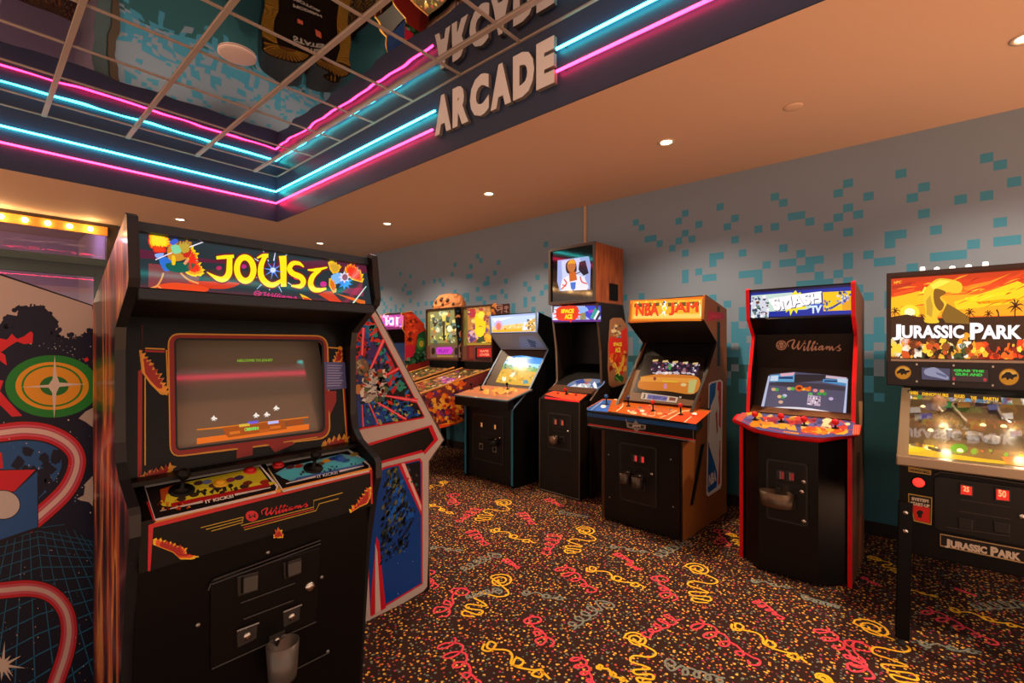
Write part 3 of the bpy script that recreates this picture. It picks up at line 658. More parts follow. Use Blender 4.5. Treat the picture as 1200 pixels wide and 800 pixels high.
def rq(q, r, n=5):
    out = []
    for k in range(4):
        p, a, b_ = V(q[k]), V(q[k - 1]), V(q[(k + 1) % 4]); u = (a - p).normalized() * r; w_ = (b_ - p).normalized() * r
        for i in range(n + 1):
            t_ = i / n; out.append(p + u * (1 - t_) ** 2 + w_ * t_ ** 2)
    return out
A.stroke(rq([(200.5, 394), (380.5, 396.5), (383.5, 509), (203, 531)], 12), 7, '#7a1a12', 1, False, True); A.stroke(rq([(197, 391), (383.5, 393.5), (386.5, 512.5), (199.5, 535.5)], 14), 1.6, yl_, 1.3, False, True)
A.stroke(rq([(205, 397), (378, 399), (380, 505), (207, 527)], 6), 2.5, '#0c0a0a', 1.5, False, True)
A.stroke([(166, 374), (399, 382)], 2.2, dr_, 1, False); A.stroke([(164.5, 374), (163.5, 560)], 5, dr_, 1, False); A.stroke([(170, 442), (170, 545)], 1.6, yl_, 1.2, False); A.stroke([(170, 408), (193, 409)], 1.6, yl_, 1.2, False); A.stroke([(195, 410), (196.5, 455)], 1.5, yl_, 1.2, False); A.stroke([(170, 411), (193, 412)], 2.4, dr_, 1.1, False)
A.stroke([(399, 383), (407, 524)], 2.4, dr_, 1, False); A.stroke([(402, 455), (406, 515)], 1.2, yl_, 1.2, False); A.stroke([(385, 407), (398, 408)], 1.5, yl_, 1.2, False)
A.flame([(163, 410), (172, 422), (184, 438), (196, 462), (188, 462), (176, 450), (166, 436)], 5, 1.6, (yl_, fl2, '#8a2014'), 3, (.8, -.6)); A.flame([(400, 406), (400, 424), (391, 427), (394, 417)], 4, 1.6, (yl_, fl2, '#8a2014'), 4)
A.poly([(384, 458), (394, 458), (394, 470), (387, 486), (383, 475)], '#7a1a16', 1.4)
for q, sd in (([(163, 561), (172, 555), (186, 552), (205, 546), (200, 553), (184, 561), (166, 564)], 3), ([(376, 523), (388, 517), (406, 513), (408, 520), (392, 525)], 5)): A.flame(q, 5, 1.6, (yl_, fl2, '#8a2014'), sd, (.3, -1.2))
A.poly([(277, 528), (281, 522), (296, 519), (296, 533), (277, 537)], '#7a1a12', 1.4); A.poly([(313, 519), (340, 514), (345, 520), (322, 530)], '#7a1a12', 1.4); A.stroke([(298, 523), (312, 521)], 1.2, yl_, 1.5, False); A.stroke([(233, 531), (275, 525.5)], 1.2, yl_, 1.5, False); A.stroke([(332, 518), (372, 512)], 1.2, yl_, 1.5, False)
A.build('bezel_print', bz)
# instruction card
A = Art(J, bp0, bn, .0016, .0004); A.poly([(379.5, 424), (404, 424.5), (406, 455), (382, 457)], '#4a4f80', 0)
for k in range(9): A.stroke([(383, 428 + 3 * k), (401 + .15 * k - (k % 3) * 2, 428.3 + 2.9 * k)], .9, '#8f93b8', 1, False)
A.build('instruction_card', bz, 'small blue printed card')
# tube: tilted back behind the bezel
lo = (i4[2] + i4[3]) / 2; tn = V((0, -math.cos(math.radians(19)), math.sin(math.radians(19)))); tp = V((0, lo[1] + .012, lo[2] - .01))
scr = MB(); tu = V((0, tn[2], -tn[1]))
crt = mat('#6c675f', .06, 0, 0, .6)
x0, x1 = i4[3][0] - .02, i4[1][0] + .025; hh = .40
gr = [[V((x0 + (x1 - x0) * u / 14, tp[1], tp[2])) + tu * (hh * v / 10) for u in range(15)] for v in range(11)]
scr.grid(gr, crt); scr.prism([gr[0][0] - tn * -.0 + V((0, .03, 0)), gr[0][-1] + V((0, .03, 0)), gr[-1][-1] + V((0, .03, 0)), gr[-1][0] + V((0, .03, 0))], (0, .01, 0), BLACK)
tube_ = scr.build('monitor_tube', J)
A = Art(J, tp, tn, .0006, .0004); A.e = .9
A.zoom(150, 250, 4); A.text('WELCOME TO JOUST', (512, 684), (678, 682), (678, 696), (512, 699), '#7fae2e', 2, .03); A.build('screen_text', tube_)
A.zoom(150, 430, 4)
A.poly([(322, 334), (848, 266), (848, 292), (322, 362)], '#d8691a', 1); A.stroke([(322, 294), (470, 280), (845, 234)], [6, 9, 6], '#c87018', 1, False)
A.poly([(440, 285), (730, 248), (745, 290), (470, 330), (455, 315)], '#9a4a14', 1.3); A.poly([(735, 252), (820, 243), (822, 268), (745, 275)], '#8e4316', 1.3)
for k, (x, y, c) in enumerate(((545, 275, '#d0b038'), (585, 262, '#6a5ad0'), (680, 262, '#b0b8f0'), (580, 292, '#4aa04a'), (500, 310, '#c86a1a'), (690, 285, '#c8641a'), (640, 300, '#b4561a'))): A.poly([(x - 26, y - 6), (x + 24, y - 12), (x + 26, y), (x - 24, y + 7)], c, 1.8)
A.text('CREDITS 0', (545, 286), (612, 279), (612, 294), (545, 301), '#9fe05a', 2.2, .03)
for x, y in ((400, 240), (598, 226), (648, 222), (692, 192)):
    A.poly([(x - 14, y + 4), (x - 4, y - 6), (x + 2, y - 14), (x + 8, y - 4), (x + 18, y), (x + 16, y + 6), (x + 6, y + 4), (x + 10, y + 14), (x + 2, y + 8), (x - 8, y + 14), (x - 4, y + 4)], '#e6e2da', 2)
A.build('screen_image', tube_)
# control panel
cn = V((0, -.055, .15)).normalized(); cp0 = (0, .0, 1.02)
cn = V((0, -(1.09 - 1.03), .15)).normalized()
cpd = MB().slab((.0, 1.028), (.152, 1.09), .02, -xi, xi, BLACK).slab((.0, 1.028), (.0, .905), -.02, -xi, xi, BLACK).build('control_panel', J)
A = Art(J, (0, 0, 1.028), cn, .0005, .0004); A.rough = .25
A.zoom(150, 430, 4)
RD = '#b51a22'
A.poly([(62, 562), (1050, 378), (1150, 470), (118, 722)], RD, 0); A.poly([(90, 560), (1045, 384), (1135, 470), (124, 706)], '#151314', .5)
A.poly([(230, 530), (600, 462), (720, 575), (140, 716)], '#b5952a', .8); A.poly([(640, 455), (760, 432), (1000, 386), (1040, 400), (720, 590)], '#8a7426', .7)
WHT = '#d0ccc8'
for q in ([(78, 562), (618, 462), (700, 560), (690, 588), (128, 718)], [(648, 460), (1030, 388), (1132, 458), (1128, 486), (728, 582)]):
    A.poly(q, '#1a1718', 1); A.stroke(q, 11, WHT, 1.4, False, True)
A.poly([(160, 590), (250, 545), (560, 480), (612, 470), (672, 552), (200, 655)], '#b8b02a', 1.5); A.poly([(180, 600), (350, 570), (500, 560), (640, 540), (665, 556), (200, 655)], '#c8c430', 1.7, True)
A.poly([(150, 575), (240, 545), (232, 560), (180, 600), (170, 640), (155, 620)], '#a5481e', 1.8); A.poly([(200, 640), (660, 545), (665, 560), (205, 668)], '#a01c20', 1.9); A.stroke([(150, 676), (350, 632)], [4, 10], '#c8c0ba', 2.2, False); A.stroke([(500, 600), (668, 566)], [10, 4], '#c8c0ba', 2.2, False)
A.text('IT KICKS!', (360, 626), (492, 598), (496, 612), (364, 641), '#e8e0d8', 2.3, .03)
for x, y, c in ((330, 545, '#3a2a2a'), (370, 540, '#5a6a8a'), (440, 540, '#d8a020'), (480, 530, '#7a3040'), (400, 556, '#4a3a20'), (520, 520, '#3a3050'), (545, 560, '#3a2a22'), (640, 540, '#8a2a1a'), (250, 620, '#3a3020'), (310, 600, '#3a2a1a'), (560, 545, '#6a2a1a')): A.ell(x, y, 24, 11, c, 2.1, 9, -10)
A.poly([(395, 568), (440, 562), (420, 592)], '#24201c', 2.3); A.scatter([(290, 590), (530, 550), (540, 570), (300, 612)], 26, ['#28221a', '#3a2a1c'], 9, 2.2, 3)
A.poly([(690, 500), (740, 470), (1000, 408), (1080, 420), (1100, 456), (760, 536)], '#5aa0b4', 1.5); A.poly([(720, 490), (880, 462), (1070, 425), (1090, 450), (770, 526)], '#4fb4c8', 1.7, True); A.poly([(790, 520), (1100, 452), (1104, 462), (770, 536)], '#3a5c9a', 1.9)
A.stroke([(740, 548), (880, 514)], [4, 9], '#c8c0ba', 2.2, False); A.stroke([(990, 490), (1105, 464)], [9, 4], '#c8c0ba', 2.2, False); A.text('IT KICKS!', (884, 508), (980, 488), (984, 500), (888, 522), '#c0ccd8', 2.3, .03)
for x, y, c in ((760, 470, '#4a2a30'), (800, 465, '#8a3020'), (930, 440, '#b8882a'), (960, 430, '#2a3a7a'), (1020, 440, '#2a5a8a'), (850, 490, '#3a6a6a'), (900, 455, '#5a4a30'), (700, 470, '#8a2a1c'), (1060, 410, '#8a7a3a')): A.ell(x, y, 22, 9, c, 2.1, 9, -10)
A.scatter([(780, 500), (1060, 445), (1070, 460), (790, 516)], 22, ['#1c2a30', '#30404a'], 7, 2.2, 4); A.scatter([(130, 640), (290, 620), (290, 690), (130, 660)], 16, ['#b03a1c', '#c88a2a', '#5a1a14'], 9, 1.9, 5)
A.build('panel_overlay', cpd)
A = Art(J, (0, 0, 1.0), (0, -1, 0), .0008, .0004); A.rough = .3; A.zoom(150, 430, 4)
A.poly([(108, 735), (1145, 478), (1146, 640), (1138, 640), (1136, 495), (118, 752), (104, 955), (92, 955), (95, 740)], RD, .6); A.poly([(150, 708), (720, 570), (1140, 470), (1142, 482), (112, 738)], '#c8821e', .3)
GD = '#a88c28'
for k in range(3): A.stroke([(340 + 25 * k, 752 + 8 * k), (540, 702 + 12 * k)], 4, GD, 1, False)
A.stroke([(540, 704), (530, 742), (870, 655), (870, 625), (1005, 588)], 4, GD, 1, False); A.stroke([(545, 762), (880, 672), (895, 640), (985, 616)], 4, GD, 1, False); A.stroke([(540, 752), (872, 664)], 6, '#9a2a1c', .9, False)
A.ell(580, 697, 30, 25, '#b81e2a', 1.2); A.text('W', (564, 690), (596, 684), (598, 702), (566, 708), '#3a1010', 1.4); A.script((628, 666), (840, 618), (840, 652), (630, 704), '#c8202c', 1.2)
for q, sd, le in (([(118, 806), (160, 815), (205, 835), (262, 850), (270, 880), (330, 885), (300, 900), (245, 900), (210, 868), (170, 852), (118, 832)], 3, (.5, -.9)), ([(1138, 560), (1136, 610), (1120, 640), (1085, 655), (1040, 684), (1080, 640), (1100, 612)], 5, (-.6, -.8)), ([(682, 802), (700, 770), (712, 765), (726, 800)], 7, (0, -1.4))): A.flame(q, 17, 1.2, ('#d8b428', '#d0501c', '#981c18'), sd, le)
A.build('front_print', cpd)
for (qx, qy), kb in (((213, 566), BLACK), ((367, 540), BLACK)):
    p = on_top(qx, qy + 9, J, (0, 0, 1.028), cn); stick(J, *p, cn, BLACK, .0165, .052, base=.03)
for (qx, qy), m in (((293, 552), mat('#b51f1c', .3)), ((326, 545), mat('#a81c20', .3)), ((398, 538), mat('#1c4a9a', .3)), ((258, 567), mat('#c89a1c', .3))):
    p = on_top(qx, qy, J, (0, 0, 1.028), cn); button(J, *p, cn, m)
# front below the panel
fp = [(.028, .905), (.105, .05)]
MB().slab(fp[1], fp[0], .018, -xi, xi, BLACK).slab((.15, .0), (.15, .06), .018, -xi, xi, BLACK).build('front_panel', J)
def fpy(z): return .105 + (.028 - .105) * (z - .05) / .855
AJ = Art(J, (0, .028, .905), (0, -.996, -.09), 0, 0)
def jp(px, py): return AJ.P(V((px, py)))
def jquad(q, d, m, nm, par, bev=.002):
    return MB().prism([jp(*p) for p in q], (0, -d, 0), m).build(nm, par, bevel=bev)
dk = mat('#0e0d0d', .3)
cd = jquad([(246, 680), (374, 640), (369, 727), (246, 783)], .006, dk, 'coin_door', J)
rims = MB()
for a, b_ in (((247, 683), (374, 636)), ((249, 678), (374, 632)), ((281, 705), (344, 682)), ((284, 724), (342, 702)), ((247, 782), (369, 727)), ((310, 800), (384, 763)), ((246, 682), (243, 690))):
    rims.tube([jp(*a) + V((0, -.009, 0)), jp(*b_) + V((0, -.009, 0))], .0022, mat('#3a3836', .3), 6)
rims.build('pressed_rib', cd)
for q in ([(276, 674), (301, 667.5), (300, 690), (277, 697)], [(330, 658), (351, 651.5), (350.5, 670), (331, 677)]):
    s_ = jquad(q, .014, DGREY, 'coin_slot', cd); c_ = [sum(p[k] for p in q) / 4 for k in (0, 1)]
    MB().prism([jp(c_[0] + (p[0] - c_[0]) * .75 + 2, c_[1] + (p[1] - c_[1]) * .75) + V((0, -.014, 0)) for p in q], (0, -.002, 0), mat('#4a4744', .4)).build('price_window', s_)
    MB().tube([jp(c_[0] - 7, c_[1] - 8) + V((0, -.016, 0)), jp(c_[0] - 7, c_[1] + 10) + V((0, -.016, 0))], .003, BLACK, 6).build('slit', s_)
for q in ([(276, 738), (300, 729), (299, 746), (277, 757)], [(330, 716), (350, 708), (349, 724), (331, 733)]):
    s_ = jquad(q, .012, mat('#33302e', .35), 'coin_return', cd); c_ = jp(sum(p[0] for p in q) / 4, sum(p[1] for p in q) / 4)
    MB().lathe(c_ + V((0, -.012, 0)), (0, -1, 0), [(.011, 0), (.011, .004), (.006, .007), (.001, .007)], CHROME, 14).build('return_button', s_)
    MB().tube([jp(*(q[0])) + V((-.002, -.016, .004)), jp(*(q[1])) + V((.002, -.016, .004))], .003, STEEL, 6).build('lip', s_)
for x, y in ((362, 686),): MB().lathe(jp(x, y) + V((0, -.006, 0)), (0, -1, 0), [(.016, 0), (.016, .004), (.010, .009), (.001, .009)], CHROME, 18).build('lock', cd)
for x, y in ((232, 732), (314, 647), (257, 638), (384, 763), (377, 676)): MB().lathe(jp(x, y), (0, -1, 0), [(.006, 0), (.005, .004), (.001, .004)], STEEL, 10).build('screw', J)
c_ = jp(322, 790); top = jp(322, 742); cup(J, c_[0], c_[1] - .014, c_[2] + .012, .046, (top[2] - c_[2]) * .82, mat('#5a544e', .35, 0, .5), .9)
# ------------------------------------------------------------------ two cabinets behind, seen by their printed sides
WB, WRED, WBLU = '#b7a79f', '#c01a2a', '#0e4a9c'
K = thing('arcade_cabinet', 'cabinet behind the nearest machine, white bordered side print with red laser beams', 'arcade machine', (1.80, 2.52, 0), 90)
KA = Art(K, (-.32, 0, 0), (-1, 0, 0))
kp = [(0, 0)] + [(p[1], p[2]) for p in [KA.P(V(q), -2.4) for q in ((502, 640), (502.5, 540), (520, 515), (507, 490), (443, 369), (430, 345))]]
kp = kp + [(kp[-1][0] + .02, kp[-1][1] + .03), (.72, 1.72), (.72, 0)]
side(K, kp, -.32, -.30, mat('#141012', .4), mat('#5a5350', .4), (0, 7), 'printed side panel'); side(K, kp, .30, .32, BLACK, mat('#5a5350', .4), (0, 7))
MB().slab((.02, .02), (.02, kp[2][1]), .018, -.30, .30, BLACK).build('front_panel', K)
MB().slab(kp[2], kp[3], .02, -.30, .30, BLACK2).slab(kp[3], (kp[4][0] + .03, kp[4][1]), .03, -.30, .30, DGREY).build('control_panel', K)
MB().slab((kp[4][0] + .05, kp[4][1]), (kp[5][0] + .03, kp[5][1]), .02, -.30, .30, BLACK2).build('screen_bezel', K)
MB().slab(kp[5], kp[7], .02, -.30, .30, mat('#8a2432', .3, .6)).build('marquee', K)
MB().slab((.71, .02), (.71, 1.71), -.018, -.30, .30, BLACK).slab(kp[7], (.71, 1.72), .018, -.30, .30, BLACK).build('back_boards', K)
A = KA; A.lift = .001; A.rough = .3
A.zoom(400, 480, 5)
OUT = [(500, 538), (519, 515), (506, 491), (442, 369), (405, 369), (400, 740), (433, 730), (496, 692), (500, 686), (502, 640)]
A.zoom(0, 0, 1)
A.poly([(502, 640), (502.2, 540), (519.5, 515), (506.5, 490), (442.5, 369.5), (395, 300), (380, 560), (395, 755), (436, 727.5), (496, 692.5), (500.5, 687)], WB, 0)
A.poly([(497.5, 487.8), (435.5, 369), (395, 300), (385, 520), (424, 503), (496, 490)], WRED, .6); A.poly([(496, 487), (434.5, 370), (395, 301), (385, 518), (424, 501), (494, 488.5)], '#161219', 1)
A.poly([(394, 530), (506, 497.5), (513.5, 515), (497.5, 532.5), (496, 530), (450, 542), (400, 560)], WRED, .6); A.poly([(394, 534), (502, 500.5), (508.5, 515), (496, 529), (494, 527), (450, 539), (400, 556)], '#14100f', 1)
A.poly([(451, 546.5), (492, 536.5), (495, 541), (495.2, 684), (434, 721), (425, 560)], WRED, .6); A.poly([(452, 548.5), (491.5, 539), (493.2, 543), (493.6, 683), (434.5, 718), (427, 562)], '#0c3f8c', 1)
# upper field
A.poly([(418, 372), (434, 375), (462, 428), (440, 470), (418, 470)], '#152a66', 1.2)
for q, c in (([(416, 395), (424, 385), (430, 410), (424, 432), (416, 440)], '#b01a1c'), ([(452, 412), (458, 420), (470, 448), (460, 462), (450, 442), (456, 430)], '#b01a1c'), ([(423, 380), (432, 372), (440, 388), (430, 398)], '#1a6a9a'), ([(440, 440), (456, 455), (448, 470), (430, 462)], '#0f4a8a'), ([(418, 470), (450, 460), (475, 470), (492, 486), (420, 501)], '#123a86'), ([(428, 395), (446, 410), (436, 430), (426, 415)], '#3a2468'), ([(453, 462), (462, 468), (450, 478)], '#b41c22')): A.poly(q, c, 1.4)
A.scatter([(430, 375), (440, 385), (482, 470), (452, 478)], 90, ['#1a6aa8', '#0c0a10', '#c8301c', '#2a8a7a', '#0c0a10'], 2.2, 1.6, 11, 2.2); A.scatter([(424, 470), (478, 466), (494, 486), (424, 500)], 150, ['#1a5cb8', '#0b0a12', '#0e3f9a', '#2a8a8a', '#0b0a12', '#b8a03a'], 1.9, 1.6, 12, 2.0)
A.scatter([(415, 376), (432, 376), (440, 440), (415, 450)], 60, ['#b82a1c', '#14101a', '#1a4a90', '#14101a'], 2.2, 1.6, 13, 2.0)
def beam(a, b_, w0, w1):
    A.stroke([a, b_], [w0, w1], '#d01c30', 2.4, False); A.stroke([a, b_], [w0 * .45, w1 * .4], '#f0707a', 2.7, False)
beam((425.5, 384), (424, 416), 4.2, 3.2); beam((449.5, 398), (434, 432), 4.5, 2.5); beam((467, 431.5), (451, 440), 4, 2.2); beam((451, 463.5), (489, 469.5), 2.2, 5.5); beam((441, 471), (476, 491), 2.2, 5); beam((432, 472), (443, 497), 1.4, 2.4); beam((424, 474), (425.5, 500), 1.2, 2)
A.ell(424, 430, 8, 10, '#6a5a40', 2.9, 14); A.scatter([(418, 420), (431, 420), (431, 440), (418, 440)], 14, ['#8a7a5a', '#2a2418', '#a8987a', '#b85a3a'], 2.4, 3, 31)
A.scatter([(424, 438), (450, 434), (452, 466), (424, 470)], 90, ['#c0bcb2', '#a8a49a', '#807c74', '#d8d4ca', '#4a4640', '#55663a', '#a83a24'], 3.0, 2.9, 32, 1.8); A.ell(446, 438, 6, 6, '#a83a24', 3.3, 12); A.ell(420, 456, 5, 6, '#b87a3a', 3.3, 12)
for k in range(22):
    an = .2 + k * .29; A.stroke([(439 + 5 * math.cos(an), 453 + 5 * math.sin(an)), (439 + (10 + k % 4 * 2) * math.cos(an + .15), 453 + (10 + k % 3 * 2) * math.sin(an + .15))], [1.3, .5], '#dad4ca' if k % 3 else '#3c3a36', 3.4, False)
# lower field
A.poly([(468, 546), (492, 540), (493, 590), (484, 576)], '#121016', 1.2); A.scatter([(470, 548), (490, 543), (492, 582), (482, 575)], 18, ['#3a5a6a', '#4a4a4a', '#1a6a5a', '#a03a2a'], 1.6, 1.5, 21)
A.poly([(466, 544), (474, 542), (493.5, 588), (493.5, 604)], '#c01c34', 2); A.poly([(470, 543), (474, 542.5), (493.5, 592), (493.5, 599)], '#e0b0a4', 2.2)
A.scatter([(452, 552), (464, 548), (484, 600), (446, 650)], 190, ['#081420', '#0a1a30', '#0b1018', '#2a3a2c', '#6a6a2a'], 1.6, 1.5, 22, 2.4, 1.9); A.scatter([(448, 600), (486, 600), (478, 640), (446, 662)], 150, ['#081420', '#0a1a30', '#0b1018', '#5a6028', '#0a2858'], 1.4, 1.5, 23, 2.6, 2.1); A.scatter([(452, 556), (470, 560), (486, 610), (455, 610)], 40, ['#1a62c0', '#1456b0'], 2.4, 1.8, 24, 1.8, 1.9)
A.scatter([(452, 640), (490, 630), (490, 700), (452, 700)], 8, ['#7aa8d8'], .7, 1.6, 25)
A.poly([(441, 628), (444, 634), (452, 712), (434.5, 722), (435, 690)], '#c01c2c', 2); A.poly([(439.5, 636), (442, 646), (446, 715), (439.5, 719)], '#c8b4ac', 2.2)
A.build('side_print', K)

T = thing('arcade_cabinet', 'cabinet at the left edge, side print with green orange disc and red loops', 'arcade machine', (-.45, 2.27, 0), -90)
tpf = [(0, 0), (0, .72), (-.09, .82), (-.07, .90), (.08, .97), (.19, 1.45), (.02, 1.56), (.06, 1.80), (.16, 1.79), (.86, 1.518), (.86, 0)]
side(T, tpf, .30, .32, mat('#10121f', .5), BLACK, (0, 8), 'printed side panel'); side(T, tpf, -.32, -.30, BLACK, BLACK, (0, 8))
MB().slab((.02, .02), (.02, .72), .018, -.3, .3, BLACK).build('front_panel', T); MB().slab(tpf[3], tpf[4], .03, -.3, .3, DGREY).slab(tpf[2], tpf[3], .02, -.3, .3, DGREY).build('control_panel', T)
MB().slab((.1, .97), (.21, 1.45), .02, -.3, .3, BLACK2).build('screen_bezel', T); MB().slab(tpf[6], tpf[7], .02, -.3, .3, mat('#24488a', .3, .5)).build('marquee', T)
MB().slab((.85, .02), (.85, 1.51), -.018, -.3, .3, BLACK).slab(tpf[7], tpf[8], .018, -.3, .3, BLACK).slab(tpf[8], tpf[9], .018, -.3, .3, BLACK).slab(tpf[5], tpf[6], -.018, -.3, .3, BLACK2).build('back_boards', T)
A = Art(T, (.32, 0, 0), (1, 0, 0), .001, .0004); A.rough = .5
A.zoom(0, 0, 1)
NAVY = '#0a0f2a'
A.poly([(-75, 298), (0, 322.5), (118, 362), (150, 376), (150, 420), (120, 398), (110, 385), (104, 392), (84, 398), (62, 396), (68, 376), (50, 358), (25, 360), (20, 370), (0, 380), (-70, 400)], '#a89a92', .4)
A.poly([(-75, 400), (-10, 386), (0, 380), (8, 368), (20, 370), (22, 360), (28, 358), (36, 360), (40, 358), (50, 358), (54, 366), (52, 372), (60, 375), (69, 376), (66, 384), (58, 386), (62, 396), (72, 394), (82, 398), (90, 396), (100, 393), (104, 384), (110, 386), (118, 390), (150, 400), (150, 800), (-75, 900)], NAVY, .6)
rnd = random.Random(3)
for i in range(26): A.ell(rnd.choice([22, 30, 40, 52, 58, 66, 64, 100, 112, 8, 14, 84]) + rnd.uniform(-3, 3), rnd.uniform(360, 398), 3.5, 2.8, NAVY, .62, 8)
A.scatter([(8, 372), (70, 374), (70, 392), (8, 384)], 30, [NAVY], 3.2, .63, 41); A.scatter([(20, 356), (52, 357), (56, 374), (20, 372)], 40, [NAVY], 2.6, .63, 42); A.scatter([(62, 394), (118, 390), (118, 399), (60, 402)], 30, [NAVY], 2.8, .63, 43); A.scatter([(103, 383), (118, 388), (118, 396), (100, 394)], 16, [NAVY], 2.8, .63, 44)
for q in ([(-5, 395), (8, 398), (14, 391), (20, 397), (28, 394), (36, 388), (39, 386), (38, 402), (28, 403), (20, 400), (10, 406), (2, 412), (-5, 410)], [(-5, 408), (6, 416), (8, 428), (2, 424), (-4, 418)], [(-5, 444), (4, 446), (0, 458), (10, 470), (26, 487), (14, 488), (4, 478), (-5, 470)], [(98, 421), (102, 418), (104, 422), (100, 424)]): A.poly(q, '#c3222c', .8)
A.ell(61, 452.5, 55, 36.5, '#1c7a2c', 1, 40); A.ell(61, 452, 43, 28, '#d39224', 1.3, 40); A.ell(61, 452, 36, 24.5, '#1c7a2c', 1.5, 40); A.ell(61, 452, 33.5, 22.5, '#d39224', 1.7, 40); A.ell(63.5, 452, 17, 11.5, '#1c6a2c', 1.9, 30)
A.poly([(64, 416), (66.5, 440), (69.5, 448), (101, 450), (69.5, 453), (66, 460), (63.5, 490), (61, 460), (57, 454), (24, 453.5), (57, 450.5), (61.5, 444)], '#c8bcb0', 2.2)
A.poly([(92, 490), (100, 482), (108, 478), (122, 480), (124, 500), (114, 498), (108, 500), (100, 494)], '#a89a92', 1); A.poly([(90, 584), (98, 580), (100, 566), (110, 556), (114, 548), (122, 552), (124, 600), (110, 594), (104, 588), (94, 586)], '#a89a92', 1)
# red loops
LO = [(-40, 512), (0, 507), (30, 504), (58, 508), (80, 520), (90, 536), (87, 556), (74, 578), (46, 604), (30, 616)]
A.poly([(-20, 520), (45, 516), (66, 524), (72, 545), (62, 566), (52, 578), (30, 590), (-20, 580)], '#1e4f86', 1.1, True); A.scatter([(10, 524), (68, 524), (60, 570), (44, 580)], 26, [NAVY], 7, 1.3, 6); A.scatter([(40, 548), (62, 548), (54, 580), (46, 580)], 12, [NAVY], 6, 1.35, 7)
for w_, c, k in ((24, '#12101c', 1.8), (20.5, '#b51c2c', 2), (13, '#c8546a', 2.2), (9, '#a84858', 2.3), (6, '#cfb0aa', 2.4)): A.stroke(LO, w_, c, k)
LO2 = [(-40, 694), (0, 691.5), (35, 689), (60, 696), (76, 714), (81, 738), (77, 765), (68, 792), (60, 815)]
for w_, c, k in ((22, '#12101c', 1.8), (19, '#a81c28', 2), (12, '#b04a58', 2.2), (5.5, '#b89a90', 2.4)): A.stroke(LO2, w_, c, k)
A.poly([(-10, 550), (42, 549), (44.5, 552), (45, 620), (0, 636), (-10, 638)], '#12101c', 2.5); A.poly([(-10, 551), (41.5, 550), (17, 575), (-10, 578)], '#c01e2c', 2.7); A.poly([(43.5, 552), (44, 617), (0, 632), (-10, 634), (-10, 585), (17, 576)], '#21508a', 2.7); A.ell(3, 591, 21, 17.5, '#12101c', 2.9); A.ell(3, 591, 20, 16.5, '#b8b0aa', 3.1); A.poly([(-5, 528), (2, 530), (4, 548), (-5, 549)], '#b81e2c', 1.9)
# blue grid plane
A.poly([(-40, 640), (45, 618), (75, 614), (112, 636), (120, 900), (-60, 900)], '#0a0f22', 1.2)
for k in range(-4, 11): A.stroke([(18 + k * 8.5, 628 - max(0, k) * 1.1 + abs(min(k, 0)) * 2 if k < 8 else 614 + (k - 7) * 6), (-10 + k * 26, 830)], [.8, 1.6], '#155878', 1.4, False)
for k in range(13):
    t_ = (k / 12) ** 1.7; A.stroke([(-40, 640 + t_ * 240), (46, 619 + t_ * 200), (118, 634 + t_ * 130)] if k else [(-40, 640), (46, 618), (76, 614)], .8 + t_ * .9, '#155878', 1.4, False)
A.star(3, 779, 24, 7, 12, '#b8a898', 2.6, .1, 1, .4); A.scatter([(0, 490), (118, 490), (118, 620), (0, 520)], 60, ['#b8b0b0', '#5a7aa8', '#c8c0b8'], .9, 1.25, 8); A.scatter([(0, 640), (110, 640), (104, 800), (0, 800)], 70, ['#c08a5a', '#b0a8a8', '#3a6a9a'], .7, 1.5, 9); A.scatter([(0, 395), (115, 400), (115, 440), (90, 415)], 26, ['#8a94a8', '#b8b4b4'], .8, .9, 10)
A.build('side_print', T)
# ------------------------------------------------------------------ row along the right wall
ORW = mat('#7a3c1a', .45)
# --- wide cabinet with a light blue edged outline (three joysticks)
R_ = thing('arcade_cabinet', 'wide cabinet with pale desert marquee and blue sky screen, edged in light blue', 'arcade machine', (3.629, 3.470, 0), -92.5)
rp = [(0, 0), (0, .80), (.26, .985), (.58, 1.405), (.387, 1.592), (.378, 1.80), (.40, 1.815), (.84, 1.70), (.84, 0)]
lb_, tl_ = mat('#6f86a4', .35), mat('#2b7088', .35)
for xa, xb in ((-.366, -.346), (.346, .366)):
    o = side(R_, rp, xa, xb, BLACK, lb_, (1, 6)); mb = MB(); mb.box(xa - .002, xb + .002, -.005, 0, .03, .80, tl_); mb.build('lower_moulding', o)
xi = .346
MB().slab((.03, .02), (.03, .80), .018, -xi, xi, mat('#120f0d', .4)).build('front_panel', R_)
cpm = MB(); cpm.prism([(x, y, z) for x, y, z in ((-.41, -.12, .913), (.41, -.12, .913), (.385, .28, .995), (-.385, .28, .995))], (0, 0, -.022), mat('#9c6a52', .35)); 
cpm = cpm.build('control_panel', R_, bevel=.004)
MB().prism([(-.405, -.115, .892), (.405, -.115, .892), (.36, .02, .90), (-.36, .02, .90)], (0, 0, -.09), BLACK2).build('panel_box', cpm)
MB().tube([(-.408, -.124, .903), (.408, -.124, .903), (.412, -.11, .905), (.388, .27, .985)], .008, mat('#35586a', .3), 8).build('panel_moulding', cpm)
MB().slab((.28, .99), (.57, 1.395), .015, -xi, xi, mat('#3a2a1e', .4)).build('screen_bezel', R_)
MB().slab((.57, 1.405), (.39, 1.588), .015, -xi, xi, mat('#8592a8', .3)).build('speaker_panel', R_)
mq = MB().slab((.389, 1.595), (.381, 1.79), .018, -xi, xi, mat('#4a5a70', .3)).build('marquee', R_)
MB().slab((.83, .02), (.83, 1.69), -.015, -xi, xi, BLACK).slab((.40, 1.812), (.83, 1.70), .015, -xi, xi, BLACK).build('back_and_top_boards', R_)
A = Art(R_, (0, .388, 1.595), (0, -.999, -.04), .002, .0006); A.e = 1.05; A.rough = .2; A.zoom(470, 330, 8)
